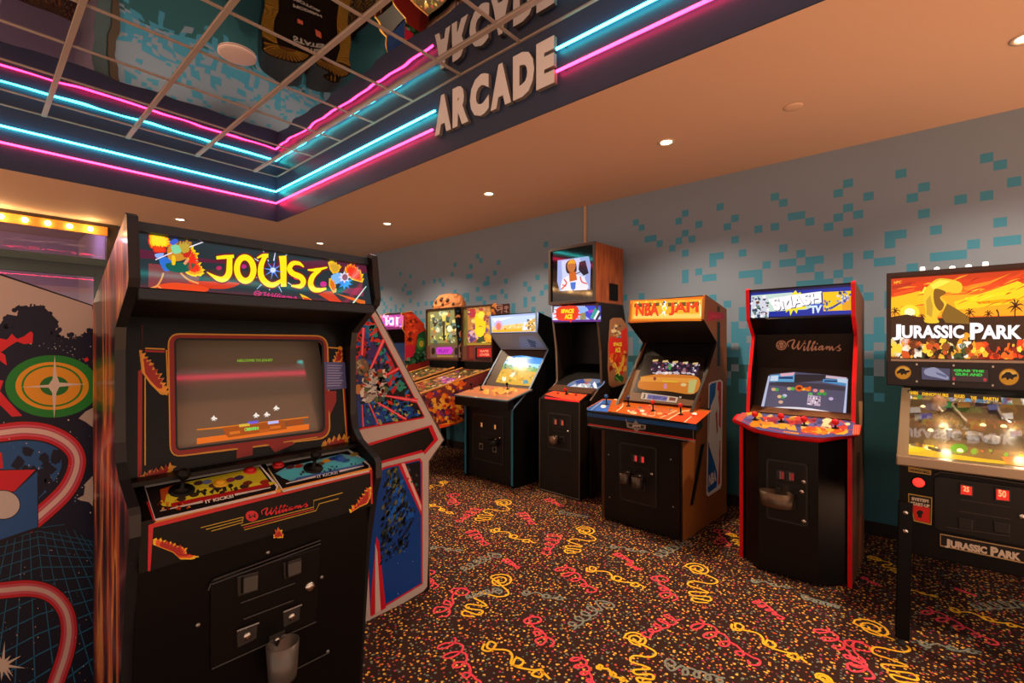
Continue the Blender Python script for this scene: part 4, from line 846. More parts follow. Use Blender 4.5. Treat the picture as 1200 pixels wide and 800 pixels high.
A.poly([(842, 322), (1290, 290), (1280, 470), (850, 478)], '#9fb4e6', 0); A.zoom(400, 330, 5)
A.poly([(878, 210), (1138, 194), (1134, 288), (886, 296)], '#b9d0f4', .4); A.poly([(884, 262), (1134, 236), (1134, 288), (886, 296)], '#e8c880', .6); A.poly([(884, 282), (1134, 268), (1134, 290), (886, 297)], '#e0b030', .8); A.poly([(884, 216), (1010, 206), (900, 240)], '#d8e4fa', .7); A.ell(922, 255, 24, 28, '#c8a8d8', 1); A.ell(922, 262, 14, 22, '#d8785a', 1.1); A.scatter([(950, 262), (1050, 250), (1050, 268), (950, 276)], 20, ['#e8b46a', '#d87a3a', '#f0d890'], 7, 1.1, 3)
A.poly([(1060, 285), (1070, 240), (1082, 232), (1088, 258), (1100, 284)], '#dfe0ec', 1.2); A.poly([(1095, 230), (1138, 212), (1136, 280), (1104, 284)], '#c8a24a', 1); A.scatter([(1090, 225), (1138, 215), (1136, 284), (1070, 284)], 26, ['#e8e4e0', '#7a5a3a', '#d8b050', '#5a6a8a'], 8, 1.3, 4)
A.build('marquee_art', mq)
spn = V((0, -.183, -.18)).normalized(); A = Art(R_, (0, .48, 1.4965), spn, .004, .0006); A.rough = .3; A.zoom(400, 330, 5)
A.poly([(1040, 318), (1130, 312), (1200, 385), (1050, 392)], '#7f9ad2', 0);  # pale blue ground paints in a reflected glow; the swirl is print
for k in range(4): A.stroke([(1090 + k * 6, 338 + 12 * k), (1115 + k * 5, 346 + 10 * k), (1140, 352 + 10 * k)], 6, '#24407a', 1)
A.build('speaker_glow_print', R_)
bn = V((0, -.405, .29)).normalized(); A = Art(R_, (0, .28, .99), bn, .004, .0006); A.e = 1.0; A.rough = .15; A.zoom(400, 330, 5)
A.poly([(975, 440), (1060, 432), (1190, 452), (1108, 612), (1000, 604), (905, 588)], '#c8a03a', 0); A.poly([(985, 440), (1060, 432), (1190, 452), (1172, 490), (960, 470)], '#3f8fe0', .5); A.poly([(962, 466), (1174, 486), (1160, 515), (950, 490)], '#8fd0e8', .7); A.poly([(955, 488), (1165, 510), (1155, 532), (940, 508)], '#6a9a4a', .9); A.poly([(1010, 445), (1090, 438), (1130, 452), (1040, 458)], '#a8dcf4', 1)
A.scatter([(945, 505), (1155, 520), (1110, 605), (915, 585)], 40, ['#d8b048', '#b88a2c', '#e0c060', '#9a8a3a'], 10, 1.1, 5); A.scatter([(965, 478), (1170, 495), (1160, 520), (950, 505)], 30, ['#3a7a5a', '#4aa0b0', '#2a6a8a', '#8ab050'], 8, 1.2, 6)
A.ell(955, 568, 12, 16, '#fff0d0', 1.5); A.poly([(985, 555), (1005, 530), (1016, 548), (1000, 562)], '#f4e4c8', 1.5); A.ell(1010, 545, 5, 18, '#e8e4dc', 1.5, 10, 30); A.poly([(1060, 580), (1090, 575), (1100, 595), (1068, 600)], '#4a8a9a', 1.4)
A.build('screen_image', R_)
cpn = V((0, -.082, .40)).normalized(); cp0 = (0, -.12, .913)
A = Art(R_, cp0, cpn, .001, .0005); A.rough = .3; A.zoom(520, 440, 5)
A.poly([(105, 96), (235, 60), (500, 82), (400, 128)], '#b0704e', 0); A.scatter([(235, 76), (430, 82), (380, 112), (230, 95)], 34, ['#d8a04a', '#c88a3a', '#e0b868', '#8a4a3a'], 12, 1, 7, 2.0); A.build('panel_overlay', cpm)
for qx, qy in ((553, 456), (564, 457), (595, 456)):
    p = on_top(qx, qy, R_, cp0, cpn); stick(R_, *p, cpn, BLACK, .015, .06, base=.022)
coin_door(R_, -.25, .20, .22, .70, .03, (.28, .74), mat('#d88a4a', .3, .9)); cup(R_, .1, .022, .40, .05, .07, BLACK2)

# --- narrow cabinet with red joystick panel, and the box monitor standing on it
C_ = thing('arcade_cabinet', 'narrow dark cabinet with small red control panel and red starburst marquee', 'arcade machine', (3.7565, 2.637, 0), -93.5)
brn = mat('#1b1411', .45); ap = [(.13, 0), (.13, .93), (.19, .978), (.305, 1.062), (.315, 1.10), (.30, 1.40), (.25, 1.688), (.245, 1.865), (.70, 1.865), (.76, 1.66), (.76, 0)]
side(C_, ap, -.285, -.265, brn, mat('#6b5d52', .4), (1, 8)); side(C_, ap, .265, .285, brn, mat('#4a3a2e', .4), (1, 8))
xi = .265
MB().box(-.245, .245, 0, .2, .0, .925, mat('#17130f', .42)).build('coin_box', C_, bevel=.004); MB().slab((.0, .925), (.15, .995), .02, -.245, .245, BLACK2).slab((.15, .995), (.27, 1.045), .02, -xi, xi, mat('#4a3022', .45)).build('control_panel', C_)
ed = MB(); ed.tube([(-.245, -.004, 0.01), (-.245, -.004, .925)], .006, mat('#4a4038', .4), 6); ed.build('edge_trim', C_); MB().tube([(.245, -.004, .01), (.245, -.004, .925)], .006, mat('#4a4038', .4), 6).build('edge_trim', C_); MB().tube([(-.245, -.004, .012), (.245, -.004, .012)], .006, mat('#4a4038', .4), 6).build('edge_trim', C_)
MB().slab((.27, 1.045), (.56, 1.26), .015, -xi, xi, BLACK).slab((.56, 1.26), (.57, 1.68), .015, -xi, xi, BLACK).slab((.55, 1.68), (.24, 1.685), .015, -xi, xi, BLACK).build('screen_hood', C_)
mq = MB().slab((.24, 1.688), (.249, 1.86), .018, -xi, xi, mat('#4a2a5a', .3)).build('marquee', C_)
MB().slab((.75, .02), (.75, 1.66), -.015, -xi, xi, BLACK).slab((.26, 1.863), (.69, 1.863), .015, -xi, xi, BLACK).slab((.69, 1.863), (.75, 1.66), .015, -xi, xi, BLACK).build('back_and_top_boards', C_)
A = Art(C_, (0, .240, 1.688), (0, -.998, .05), .002, .0006); A.e = 1.0; A.rough = .2; A.zoom(630, 340, 10)
A.poly([(162, 190), (740, 180), (742, 365), (175, 368)], '#a8b8ea', 0); A.poly([(170, 350), (742, 340), (742, 368), (175, 370)], '#5a2a8a', .6); A.poly([(560, 182), (740, 180), (742, 300), (640, 360), (560, 300)], '#3a48c8', .5); A.poly([(170, 210), (260, 195), (240, 350), (185, 350)], '#cfe0ee', .5)
A.star(355, 272, 190, 108, 11, '#e0331c', 1, .2, .52, .2); A.poly([(250, 200), (450, 185), (480, 260), (440, 345), (250, 350), (220, 280)], '#e2361c', 1.1, True)
A.text('SPACE', (278, 222), (430, 216), (425, 268), (275, 270), '#f2d51c', 1.8, .07); A.text('ACE', (320, 280), (410, 278), (410, 336), (318, 336), '#f2d51c', 1.8, .07)
A.poly([(470, 200), (580, 200), (600, 240), (500, 270)], '#8ab4f4', .8); A.poly([(505, 270), (560, 260), (570, 340), (500, 345)], '#8a8a5a', .9); A.stroke([(630, 330), (690, 230), (720, 205)], [30, 50, 10], '#2a9a8a', 1); A.stroke([(665, 340), (720, 240)], 22, '#e8f0fa', 1.2, False); A.stroke([(690, 350), (735, 260)], 26, '#2a2a3a', 1.1, False); A.stroke([(600, 250), (680, 240)], 30, '#a03ac0', .9, False); A.poly([(640, 190), (735, 184), (720, 215)], '#2a3ac0', 1)
A.build('marquee_art', mq)
A = Art(C_, (.285, 0, 0), (1, 0, 0), .0015, .0006); A.rough = .4; A.zoom(630, 340, 10)
A.poly([(845, 350), (880, 322), (980, 322), (1050, 410), (1065, 560), (1060, 790), (1058, 960), (1040, 1085), (880, 1140), (835, 1110), (818, 900), (825, 640)], '#9a6a4a', 0); A.poly([(830, 610), (850, 540), (930, 560), (990, 470), (1045, 430), (1055, 700), (1040, 740), (1000, 720), (1030, 850), (990, 1000), (900, 900), (840, 820)], '#cf2a1c', .6)
A.scatter([(870, 400), (970, 400), (965, 560), (870, 520)], 34, ['#e0d0a0', '#24301c', '#3a4a2a', '#d8a04a', '#8a8aa8'], 20, 1, 8); A.text('SPACE', (885, 610), (985, 610), (985, 655), (885, 655), '#e8c83a', 1.5, .07); A.text('ACE', (905, 672), (970, 668), (970, 728), (905, 728), '#e8c83a', 1.5, .07)
A.zoom(630, 410, 10); A.scatter([(850, 60), (1040, 20), (1020, 260), (860, 260)], 34, ['#c8281c', '#e0a03a', '#7a1a14', '#d8661c'], 24, 1, 9, 1.6, 1.8); A.stroke([(920, 290), (980, 200), (1010, 60)], [24, 36, 20], '#e0b43a', 1.5); A.poly([(905, 300), (950, 260), (1010, 330), (990, 380), (900, 350)], '#1f5a28', 1.6); A.stroke([(900, 140), (960, 300)], 16, '#d8c048', 1.7, False); A.stroke([(915, 320), (980, 385)], 10, '#8aa85a', 1.8, False)
A.build('side_print', C_)
A = Art(C_, (0, .27, 1.045), V((0, -.215, .29)).normalized(), .004, .0006); A.e = .85; A.rough = .2; A.zoom(630, 410, 10)
A.poly([(345, 430), (440, 360), (620, 340), (780, 362), (760, 420), (650, 486), (500, 470)], '#6a7a9a', 0, True); A.poly([(440, 370), (520, 345), (600, 345), (580, 400), (480, 420)], '#3a4a8a', .5); A.poly([(520, 400), (600, 380), (590, 430), (520, 440)], '#b85a5a', .8); A.poly([(540, 345), (630, 340), (640, 372), (560, 380)], '#9a7458', .7); A.poly([(680, 400), (770, 370), (760, 410), (700, 440)], '#1a3f6a', .8); A.scatter([(380, 430), (700, 400), (640, 480), (420, 450)], 30, ['#dfe4ea', '#c0c8d4', '#4a6ab0', '#a8b0b8'], 28, 1, 10, 1.6); A.build('screen_image', C_)
pn_ = V((0, -.07, .15)).normalized(); A = Art(C_, (0, 0, .925), pn_, .001, .0006); A.rough = .3; A.zoom(630, 410, 10); A.poly([(85, 520), (190, 480), (580, 525), (490, 598), (300, 575)], '#cf4a2c', 0); A.poly([(85, 545), (490, 600), (490, 616), (85, 570)], '#c01e28', .3); A.stroke([(260, 510), (300, 525), (360, 505), (420, 525)], 6, '#8a8a3a', .8); A.build('panel_overlay', C_)
p = on_top(664, 461.5, C_, (0, 0, .925), pn_); stick(C_, *p, pn_, RED, .017, .05, base=.018)
for qx, qy in ((654, 460.7), (675, 463)): button(C_, *on_top(qx, qy, C_, (0, 0, .925), pn_), pn_, mat('#8a1414', .3), .012)
coin_door(C_, -.12, .14, .46, .78, 0, (.3, .62), mat('#c8503a', .3, .8), 1); cup(C_, -.03, -.006, .50, .045, .07, mat('#5a4438', .35, 0, .6))

Q = thing('monitor_box', 'wooden box monitor standing on the narrow dark cabinet, a robed figure on its screen', 'monitor', C_.location + V((0, 0, 1.873)), -93.5)
wood, n, l, b = node_mat('orange_wood'); b.inputs['Roughness'].default_value = .4
tc = n.new('ShaderNodeTexCoord'); mp = n.new('ShaderNodeMapping'); mp.inputs['Scale'].default_value = (14, 14, 1.2); nz = n.new('ShaderNodeTexNoise'); nz.inputs['Scale'].default_value = 3; cr = n.new('ShaderNodeValToRGB'); cr.color_ramp.elements[0].color = lin('#6a3014'); cr.color_ramp.elements[1].color = lin('#9a5222'); cr.color_ramp.elements[0].position = .35; cr.color_ramp.elements[1].position = .7
l.new(tc.outputs['Object'], mp.inputs[0]); l.new(mp.outputs[0], nz.inputs['Vector']); l.new(nz.outputs[0], cr.inputs[0]); l.new(cr.outputs[0], b.inputs['Base Color'])
MB().box(-.285, -.267, .19, .70, 0, .575, wood).box(.267, .285, .19, .70, 0, .575, wood).box(-.267, .267, .19, .70, .557, .575, wood).box(-.267, .267, .19, .70, 0, .018, wood).box(-.267, .267, .682, .70, .018, .557, BLACK).build('case', Q)
MB().box(.2851, .288, .44, .60, .03, .20, BLACK).build('vent', Q); fb = MB(); frame_ring(fb, [V((-.29, .186, .578)), V((.29, .186, .578)), V((.29, .186, .001)), V((-.29, .186, .001))], [V((-.262, .186, .552)), V((.262, .186, .552)), V((.262, .186, .03)), V((-.262, .186, .03))], (0, .012, 0), mat('#4a4440', .3, 0, .4)); fb.build('front_frame', Q)
MB().box(-.266, .266, .205, .215, .02, .556, mat('#0c0a0a', .06, 0, 0, .7)).build('screen_glass', Q)
A = Art(Q, (0, .205, 0), (0, -1, 0), .0015, .0006); A.e = 1.0; A.rough = .08; A.zoom(610, 270, 5)
A.poly([(218, 175), (400, 150), (412, 200), (408, 345), (230, 355), (215, 300)], '#8fa0d8', 0); A.poly([(240, 180), (345, 160), (385, 250), (360, 350), (250, 352)], '#b8c4ec', .4); A.poly([(345, 185), (380, 175), (400, 250), (370, 265), (340, 230)], '#2a2430', .7); A.poly([(235, 330), (245, 285), (285, 262), (330, 258), (375, 275), (400, 330), (390, 348), (240, 353)], '#d8dcec', 1); A.poly([(265, 205), (280, 178), (310, 168), (325, 190), (330, 230), (318, 250), (275, 250)], '#3a2a24', 1.1, True)
A.poly([(278, 190), (300, 168), (320, 180), (318, 200), (280, 205)], '#d89a2a', 1.3, True); A.poly([(275, 200), (322, 196), (316, 235), (300, 245), (282, 236)], '#b06a3a', 1.4, True); A.poly([(285, 248), (325, 240), (332, 290), (288, 300)], '#b8602c', 1.5); A.poly([(292, 305), (325, 302), (322, 340), (308, 352), (296, 340)], '#3a6ac8', 1.6); A.stroke([(255, 285), (270, 310), (240, 345)], 7, '#c83a24', 1.7); A.stroke([(350, 270), (360, 300), (390, 312)], 7, '#c83a24', 1.7); A.stroke([(245, 318), (268, 326)], 6, '#c83a24', 1.7, False); A.stroke([(310, 258), (355, 240), (380, 200)], 5, '#2a2430', 1.2)
A.build('screen_image', Q)
# --- wide cabinet with the orange marquee and the court painted panel
N_ = thing('arcade_cabinet', 'orange edged cabinet with four joysticks on a court painted panel, basketball decal on its side', 'arcade machine', (3.458, 1.661, 0), -93.5)
np_ = [(0, 0), (0, .76), (.25, .985), (.50, 1.245), (.685, 1.478), (.41, 1.66), (.44, 1.855), (.46, 1.862), (.905, 1.767), (.905, 0)]
osd = mat('#8a4f22', .45); eb = mat('#171210', .4); xi = .32
side(N_, np_, -.34, -.32, osd, eb, (1, 5)); side(N_, np_, .32, .34, osd, eb, (1, 5))
MB().slab((.0, .02), (.0, .76), .018, -.34, .34, mat('#120f0e', .4)).build('front_panel', N_); MB().tube([(-.34, -.002, .01), (-.34, -.002, .76)], .005, mat('#3a352f', .4), 6).build('edge_trim', N_)
MB().tube([(.34, -.004, .01), (.34, -.004, .76)], .012, BLACK, 6).build('edge_trim', N_)
cpm = MB().prism([(-.42, -.06, .905), (.42, -.06, .905), (.40, .37, .962), (-.40, .37, .962)], (0, 0, -.02), mat('#1a1310', .4)).build('control_panel', N_, bevel=.003)
MB().prism([(-.415, -.055, .885), (.415, -.055, .885), (.36, .34, .935), (-.36, .34, .935)], (0, 0, -.125), mat('#14110f', .4)).build('panel_box', cpm)
MB().slab((.30, .975), (.50, 1.23), .015, -xi, xi, mat('#5a4028', .45)).slab((.50, 1.23), (.60, 1.33), .015, -xi, xi, BLACK).slab((.60, 1.33), (.70, 1.47), .015, -xi, xi, BLACK).build('screen_bezel', N_)
MB().slab((.69, 1.478), (.415, 1.655), .015, -xi, xi, mat('#15110f', .4)).build('speaker_panel', N_)
mq = MB().slab((.413, 1.655), (.441, 1.85), .018, -.325, .325, mat('#b05a16', .35)).build('marquee', N_)
MB().slab((.895, .02), (.895, 1.76), -.015, -xi, xi, BLACK).slab((.46, 1.858), (.90, 1.766), .015, -xi, xi, BLACK).build('back_and_top_boards', N_)
A = Art(N_, (0, .413, 1.655), V((0, -.195, .028)).normalized(), .002, .0005); A.e = 1.0; A.rough = .25; A.zoom(730, 340, 8.9)
A.poly([(78, 105), (840, 72), (825, 320), (70, 325)], '#c8701c', 0); A.poly([(108, 118), (826, 92), (822, 298), (96, 302)], '#f0a02a', .4); A.poly([(120, 250), (815, 245), (815, 290), (105, 295)], '#f2c060', .6); A.poly([(120, 140), (380, 128), (380, 165), (120, 180)], '#5a4a1c', .6); A.poly([(470, 130), (800, 118), (800, 160), (470, 170)], '#5a4a1c', .6); A.scatter([(140, 130), (810, 105), (810, 150), (140, 170)], 30, ['#e8c84a', '#d8902a', '#f0e0a0', '#8a6a24'], 14, .8, 3)
for c, d, k in (('#4a140e', 4, 1), ('#e63c1a', 0, 1.6)):
    A.text('NBA', (138 + d, 135 + d), (372 + d, 128 + d), (372 + d, 262 + d), (132 + d, 266 + d), c, k, .03); A.text('JAM', (482 + d, 130 + d), (785 + d, 122 + d), (785 + d, 256 + d), (478 + d, 260 + d), c, k, .03)
A.poly([(395, 265), (420, 220), (405, 180), (430, 150), (420, 120), (440, 108), (455, 125), (445, 150), (462, 190), (440, 225), (450, 275), (425, 240)], '#e8f0e0', 1.9); A.poly([(412, 180), (445, 165), (450, 215), (420, 220)], '#f0d02a', 2.1); A.ell(432, 125, 12, 12, '#3a5aa0', 2.2); A.stroke([(800, 110), (812, 270)], 14, '#f0dca0', .9, False)
A.build('marquee_art', mq)
A = Art(N_, (.34, 0, 0), (1, 0, 0), .002, .0008); A.rough = .4; A.zoom(610, 410, 4.4444)
LG = [(978, 176), (990, 166), (1040, 153), (1052, 164), (1046, 700), (1040, 720), (978, 762), (966, 752)]
A.poly(LG, '#f0e2da', 0); A.poly([(984, 184), (994, 174), (1018, 168), (1012, 240), (990, 290), (984, 330), (976, 480), (1000, 560), (1024, 640), (1020, 712), (980, 742), (972, 735)], '#2460b0', .5); A.poly([(1026, 166), (1040, 163), (1044, 170), (1038, 694), (1026, 706), (1030, 600), (1036, 480), (1018, 430), (1026, 300), (1018, 240)], '#d82a24', .5)
A.poly([(1012, 235), (1022, 205), (1030, 215), (1028, 250), (1034, 300), (1030, 390), (1046, 420), (1046, 468), (1030, 476), (1034, 560), (1026, 690), (1018, 600), (994, 540), (976, 470), (984, 330), (992, 285)], '#f0e2da', .9); A.poly([(1014, 330), (1022, 310), (1026, 420), (1020, 440)], '#b8221e', 1.1)
A.text('NBA', (978, 650), (1018, 622), (1018, 680), (978, 712), '#f0e2da', 1.4, .06); A.build('side_decal', N_)
A = Art(N_, (.34, 0, 0), (1, 0, 0), .0012, .0005); A.zoom(730, 340, 8.9); A.poly([(880, 215), (1055, 240), (1052, 300), (878, 322)], '#b01c38', 0); A.text('JAM', (905, 248), (1020, 262), (1020, 296), (905, 296), '#c83050', .8, .06); A.poly([(982, 330), (1012, 330), (1012, 790), (982, 790)], '#15100e', 0); A.poly([(982, 160), (1008, 175), (1008, 225), (982, 222)], '#15100e', 0)
A.build('side_strap_print', N_)
A.zoom(690, 500, 5.71); A.poly([(748, 120), (775, 108), (700, 520), (675, 530)], '#15100e', 0); A.build('side_strap_print', N_)
A = Art(N_, (0, .30, .975), V((0, -.255, .20)).normalized(), .0015, .0006); A.rough = .2; A.zoom(0, 0, 1); A.poly([(757, 416), (826, 419), (821, 470), (741, 459)], '#17110d', 0); A.build('screen_surround', N_)
A = Art(N_, (0, .30, .975), V((0, -.255, .20)).normalized(), .003, .0006); A.e = .8; A.rough = .15; A.zoom(680, 440, 7.06)
A.poly([(505, 20), (560, 0), (760, -20), (980, 20), (945, 150), (720, 130), (490, 108)], '#b8702a', 0, True); A.poly([(500, 10), (960, 25), (955, 60), (500, 50)], '#c88a3a', .4); A.poly([(900, 40), (970, 35), (940, 150), (890, 145)], '#a8a868', .5)
A.zoom(610, 410, 4.4444); A.poly([(690, 60), (935, 70), (925, 135), (670, 118)], '#2a2230', .8); A.scatter([(690, 62), (935, 72), (925, 118), (680, 108)], 70, ['#c8b8c0', '#6a3a5a', '#3a3a6a', '#8a6a7a', '#d8d0d8', '#7a2a3a', '#1a1420'], 8, 1, 4); A.scatter([(680, 112), (900, 122), (905, 130), (680, 122)], 20, ['#d8d0d0', '#b0a8b8'], 7, 1.3, 5, 2, 0)
for k in range(5): A.poly([(690 + k * 52, 52 + k * 4), (718 + k * 52, 50 + k * 4), (716 + k * 52, 60 + k * 4), (688 + k * 52, 62 + k * 4)], '#d8b878', 1.4)
A.ell(778, 88, 8, 18, '#3a9a4a', 1.5, 10); A.ell(755, 190, 9, 16, '#b87a9a', 1.5, 10); A.ell(850, 182, 16, 9, '#c8b07a', 1.5, 10); A.ell(700, 150, 8, 10, '#7a3a2a', 1.5, 9); A.poly([(740, 160), (820, 165), (818, 170), (740, 166)], '#c8b028', 1.4)
A.build('screen_image', N_)
A = Art(N_, (0, .30, .975), V((0, -.255, .20)).normalized(), .0022, .0005); A.e = .35; A.zoom(680, 440, 7.06); A.poly([(512, 140), (812, 180), (795, 226), (500, 192)], '#d8c8b8', 0); A.poly([(560, 155), (725, 175), (712, 212), (552, 192)], '#6068c0', .5); A.poly([(740, 178), (792, 185), (786, 210), (734, 206)], '#8a3a24', .5); A.text('J', (520, 150), (540, 152), (536, 190), (514, 188), '#3a2a28', .8, .05); A.scatter([(575, 165), (705, 182), (700, 200), (570, 185)], 10, ['#3a40a0'], 10, .8, 2, 2, .1); A.text('"', (820, 172), (838, 174), (836, 188), (818, 186), '#d8c8b8', .8, .05); A.build('instruction_card', N_)
cn_ = V((0, -.057, .43)).normalized(); A = Art(N_, (0, -.06, .905), cn_, .001, .0005); A.rough = .3; A.zoom(680, 440, 7.06)
A.poly([(52, 270), (185, 192), (480, 208), (1085, 290), (958, 402), (500, 335)], '#b55a20', 0); A.poly([(52, 275), (190, 200), (262, 205), (225, 300), (60, 290)], '#2f5aa8', .5); A.poly([(150, 255), (240, 240), (225, 302), (120, 288)], '#3a6ac8', .6); A.poly([(720, 365), (830, 315), (1060, 300), (955, 402)], '#cf4420', .5)
WT = '#e8d0b8'
A.stroke([(280, 196), (340, 210), (352, 250), (300, 295)], 8, WT, 1); A.stroke([(720, 368), (840, 300), (905, 290)], 6, WT, 1); A.stroke([(860, 388), (940, 320)], 6, WT, 1, False); A.stroke([(90, 285), (185, 210)], 5, '#a8c0e8', 1, False); A.stroke([(510, 320), (600, 335), (620, 310), (600, 290)], 5, WT, 1); A.stroke([(660, 350), (800, 290)], 5, WT, 1, False)
A.ell(190, 256, 22, 13, '#f0ece8', 1.3); A.ell(945, 318, 22, 10, '#f0ece8', 1.3); A.ell(657, 314, 22, 10, '#e8a060', 1.3); A.scatter([(400, 280), (590, 290), (570, 325), (400, 305)], 22, ['#f0dcc8', '#c84a2a', '#e8b890'], 14, 1.2, 6, 1.8, .1); A.scatter([(500, 235), (780, 280), (760, 300), (480, 270)], 16, ['#d87a3a', '#3a6a8a', '#c8402a', '#e0a060'], 14, 1.1, 7, 1.8, .1)
A.build('court_print', cpm)
for qx, qy, m in ((711, 474, mat('#2a5a9a', .3)), (736.5, 476, mat('#2a3a6a', .3)), (765.5, 481.5, RED), (798, 486, RED)): stick(N_, *on_top(qx, qy, N_, (0, -.06, .905), cn_), cn_, m, .017, .075, base=.02)
for qx, qy in ((723, 478), (748, 482), (780, 486), (812, 487)): button(N_, *on_top(qx, qy, N_, (0, -.06, .905), cn_), cn_, mat('#c83c28', .3), .012)
A = Art(N_, (0, -.055, .85), (0, -1, 0), .0015, .0005); A.rough = .35; A.zoom(680, 440, 7.06)
A.poly([(55, 300), (965, 405), (962, 450), (58, 335)], '#1d4a80', 0); A.poly([(55, 335), (962, 450), (960, 530), (62, 400)], '#16130f', .1); A.stroke([(64, 400), (955, 532)], 11, '#b8302c', .5, False); A.stroke([(60, 409), (952, 545)], 4, '#a89c98', .6, False); A.poly([(380, 380), (440, 395), (460, 365), (480, 398), (545, 410), (540, 445), (490, 445), (462, 468), (440, 440), (388, 428)], '#8a8478', 1); A.poly([(400, 395), (530, 415), (525, 438), (405, 420)], '#3a362f', 1.2); A.text('JAM', (430, 402), (500, 410), (498, 432), (430, 424), '#c8c0b0', 1.4, .06); A.stroke([(935, 450), (935, 560)], 3, '#8a8480', 1, False); A.stroke([(380, 360), (382, 378)], 5, '#a8a49a', 1, False); A.build('front_print', cpm)
coin_door(N_, -.16, .14, .22, .66, 0, (.42, .62), mat('#c02a2a', .3, 1.2), 1); cup(N_, -.10, -.006, .36, .045, .085, mat('#4a4038', .35, 0, .6)); cup(N_, .01, -.006, .35, .045, .085, mat('#4a4038', .35, 0, .6))
for x, z in ((-.28, .55), (.28, .25), (-.27, .2), (.26, .6)): MB().lathe((x, 0, z), (0, -1, 0), [(.007, 0), (.006, .004), (.001, .004)], STEEL, 10).build('screw', N_)

# --- red edged cabinet with the script lettering under its marquee
Z_ = thing('arcade_cabinet', 'red edged cabinet with bowed black front, white script lettering under a comic style marquee', 'arcade machine', (3.472, .615, 0), -91.6)
zp_ = [(0, 0), (0, .90), (.15, .975), (.18, 1.22), (.28, 1.515), (.155, 1.637), (.138, 1.84), (.16, 1.85), (.60, 1.77), (.60, 0)]
rm = mat('#d3121a', .35); H = .315; xi = H - .02
spz = mat('#5a3a2a', .45); o = side(Z_, zp_, -H, -xi, BLACK, rm, (0, 7)); o2 = side(Z_, zp_, xi, H, spz, rm, (0, 7))
fpz = [(-xi, .012), (-.165, -.125), (.165, -.125), (xi, .012)]
MB().prism([(x, y, .015) for x, y in fpz] + [(xi, .04, .015), (-xi, .04, .015)], (0, 0, .88), mat('#0d0b0b', .35)).build('front_panel', Z_)
cpl = [(-H - .035, .10), (-H - .035, .03), (-.20, -.10), (-.03, -.155), (.17, -.15), (H + .012, .01), (H + .012, .10)]
zt = lambda y: .916 + (y + .155) * .20
cb = MB(); cb.poly([(x, y, zt(y)) for x, y in cpl] + [(xi, .16, zt(.16)), (-xi, .16, zt(.16))], mat('#3a3f78', .35)); cb.poly([(x, y, zt(y) - .045) for x, y in cpl][::-1], BLACK)
n_ = len(cpl)
for i in range(n_): a, b_ = cpl[i], cpl[(i + 1) % n_]; cb.poly([(a[0], a[1], zt(a[1])), (a[0], a[1], zt(a[1]) - .045), (b_[0], b_[1], zt(b_[1]) - .045), (b_[0], b_[1], zt(b_[1]))], rm)
cpz = cb.build('control_panel', Z_); MB().tube([(x, y, zt(y) - .022) for x, y in cpl], .024, rm, 8).build('panel_moulding', cpz)
MB().slab((.17, .985), (.24, 1.02), .015, -xi, xi, mat('#6a4426', .45)).slab((.24, 1.02), (.36, 1.29), .015, -xi, xi, mat('#1c1512', .4)).build('screen_bezel', Z_)
MB().slab((.36, 1.29), (.30, 1.53), .015, -xi, xi, mat('#1a1614', .4)).slab((.30, 1.53), (.16, 1.635), .015, -xi, xi, BLACK).build('speaker_panel', Z_)
mq = MB().slab((.168, 1.64), (.155, 1.835), .018, -xi, xi, mat('#222a7a', .3)).build('marquee', Z_)
MB().slab((.59, .02), (.59, 1.765), -.015, -xi, xi, BLACK).slab((.16, 1.846), (.59, 1.768), .015, -xi, xi, BLACK).build('back_and_top_boards', Z_)
A = Art(Z_, (0, .168, 1.64), (0, -.998, -.067), .002, .0006); A.e = 1.0; A.rough = .2; A.zoom(870, 330, 8)
A.poly([(80, 110), (1035, 45), (1038, 300), (80, 335)], '#1c2f9a', 0); A.poly([(85, 130), (470, 100), (470, 130), (600, 110), (745, 90), (745, 200), (600, 260), (250, 280), (245, 335), (80, 335)], '#bcd8d0', .4); A.poly([(85, 150), (235, 140), (245, 330), (80, 333)], '#c8d0e0', .7); A.poly([(752, 98), (1025, 85), (1028, 265), (760, 275)], '#e8c01c', .6); A.poly([(930, 150), (1028, 140), (1028, 265), (940, 270)], '#e0a020', .7)
A.scatter([(85, 140), (240, 140), (245, 330), (85, 330)], 44, ['#30405a', '#e8ecf0', '#7a8aa0', '#f0f0e8', '#5a7a6a', '#6a3a2a'], 16, .9, 3); A.scatter([(900, 100), (1025, 95), (1025, 150), (870, 250)], 30, ['#3a4a9a', '#d8d8e8', '#8090c0', '#2a2f5a'], 15, 1, 4); A.scatter([(760, 180), (860, 190), (850, 280), (760, 270)], 18, ['#b8c040', '#6a5a9a', '#e8e060', '#4a5a8a'], 14, 1, 5); A.stroke([(830, 250), (930, 190), (1000, 150)], [20, 14, 8], '#2a3f9a', 1.4)
A.poly([(470, 110), (500, 80), (520, 110), (545, 95), (560, 140), (600, 250), (520, 260), (510, 300), (480, 260), (450, 320), (440, 265), (405, 290), (420, 240)], '#e8dc28', 1.1); A.poly([(240, 165), (460, 125), (740, 90), (745, 180), (600, 225), (480, 250), (380, 265), (330, 280), (300, 250)], '#eef0f4', 1.3)
for c, d, k in (('#2a2a5a', 7, 1.6), ('#f4f4f8', 0, 2)): A.text('SMASH', (270 + d, 152 + d), (738 + d, 92 + d), (743 + d, 195 + d), (300 + d, 275 + d), c, k, .03)
A.text('TV', (635, 225), (748, 218), (738, 290), (640, 300), '#c8e4f8', 2, .06); A.poly([(640, 210), (760, 205), (760, 225), (640, 228)], '#3a5cc8', 1.9)
A.build('marquee_art', mq)
A = Art(Z_, (0, .36, 1.29), V((0, -.24, -.06)).normalized(), .002, .0006); A.zoom(870, 330, 8)
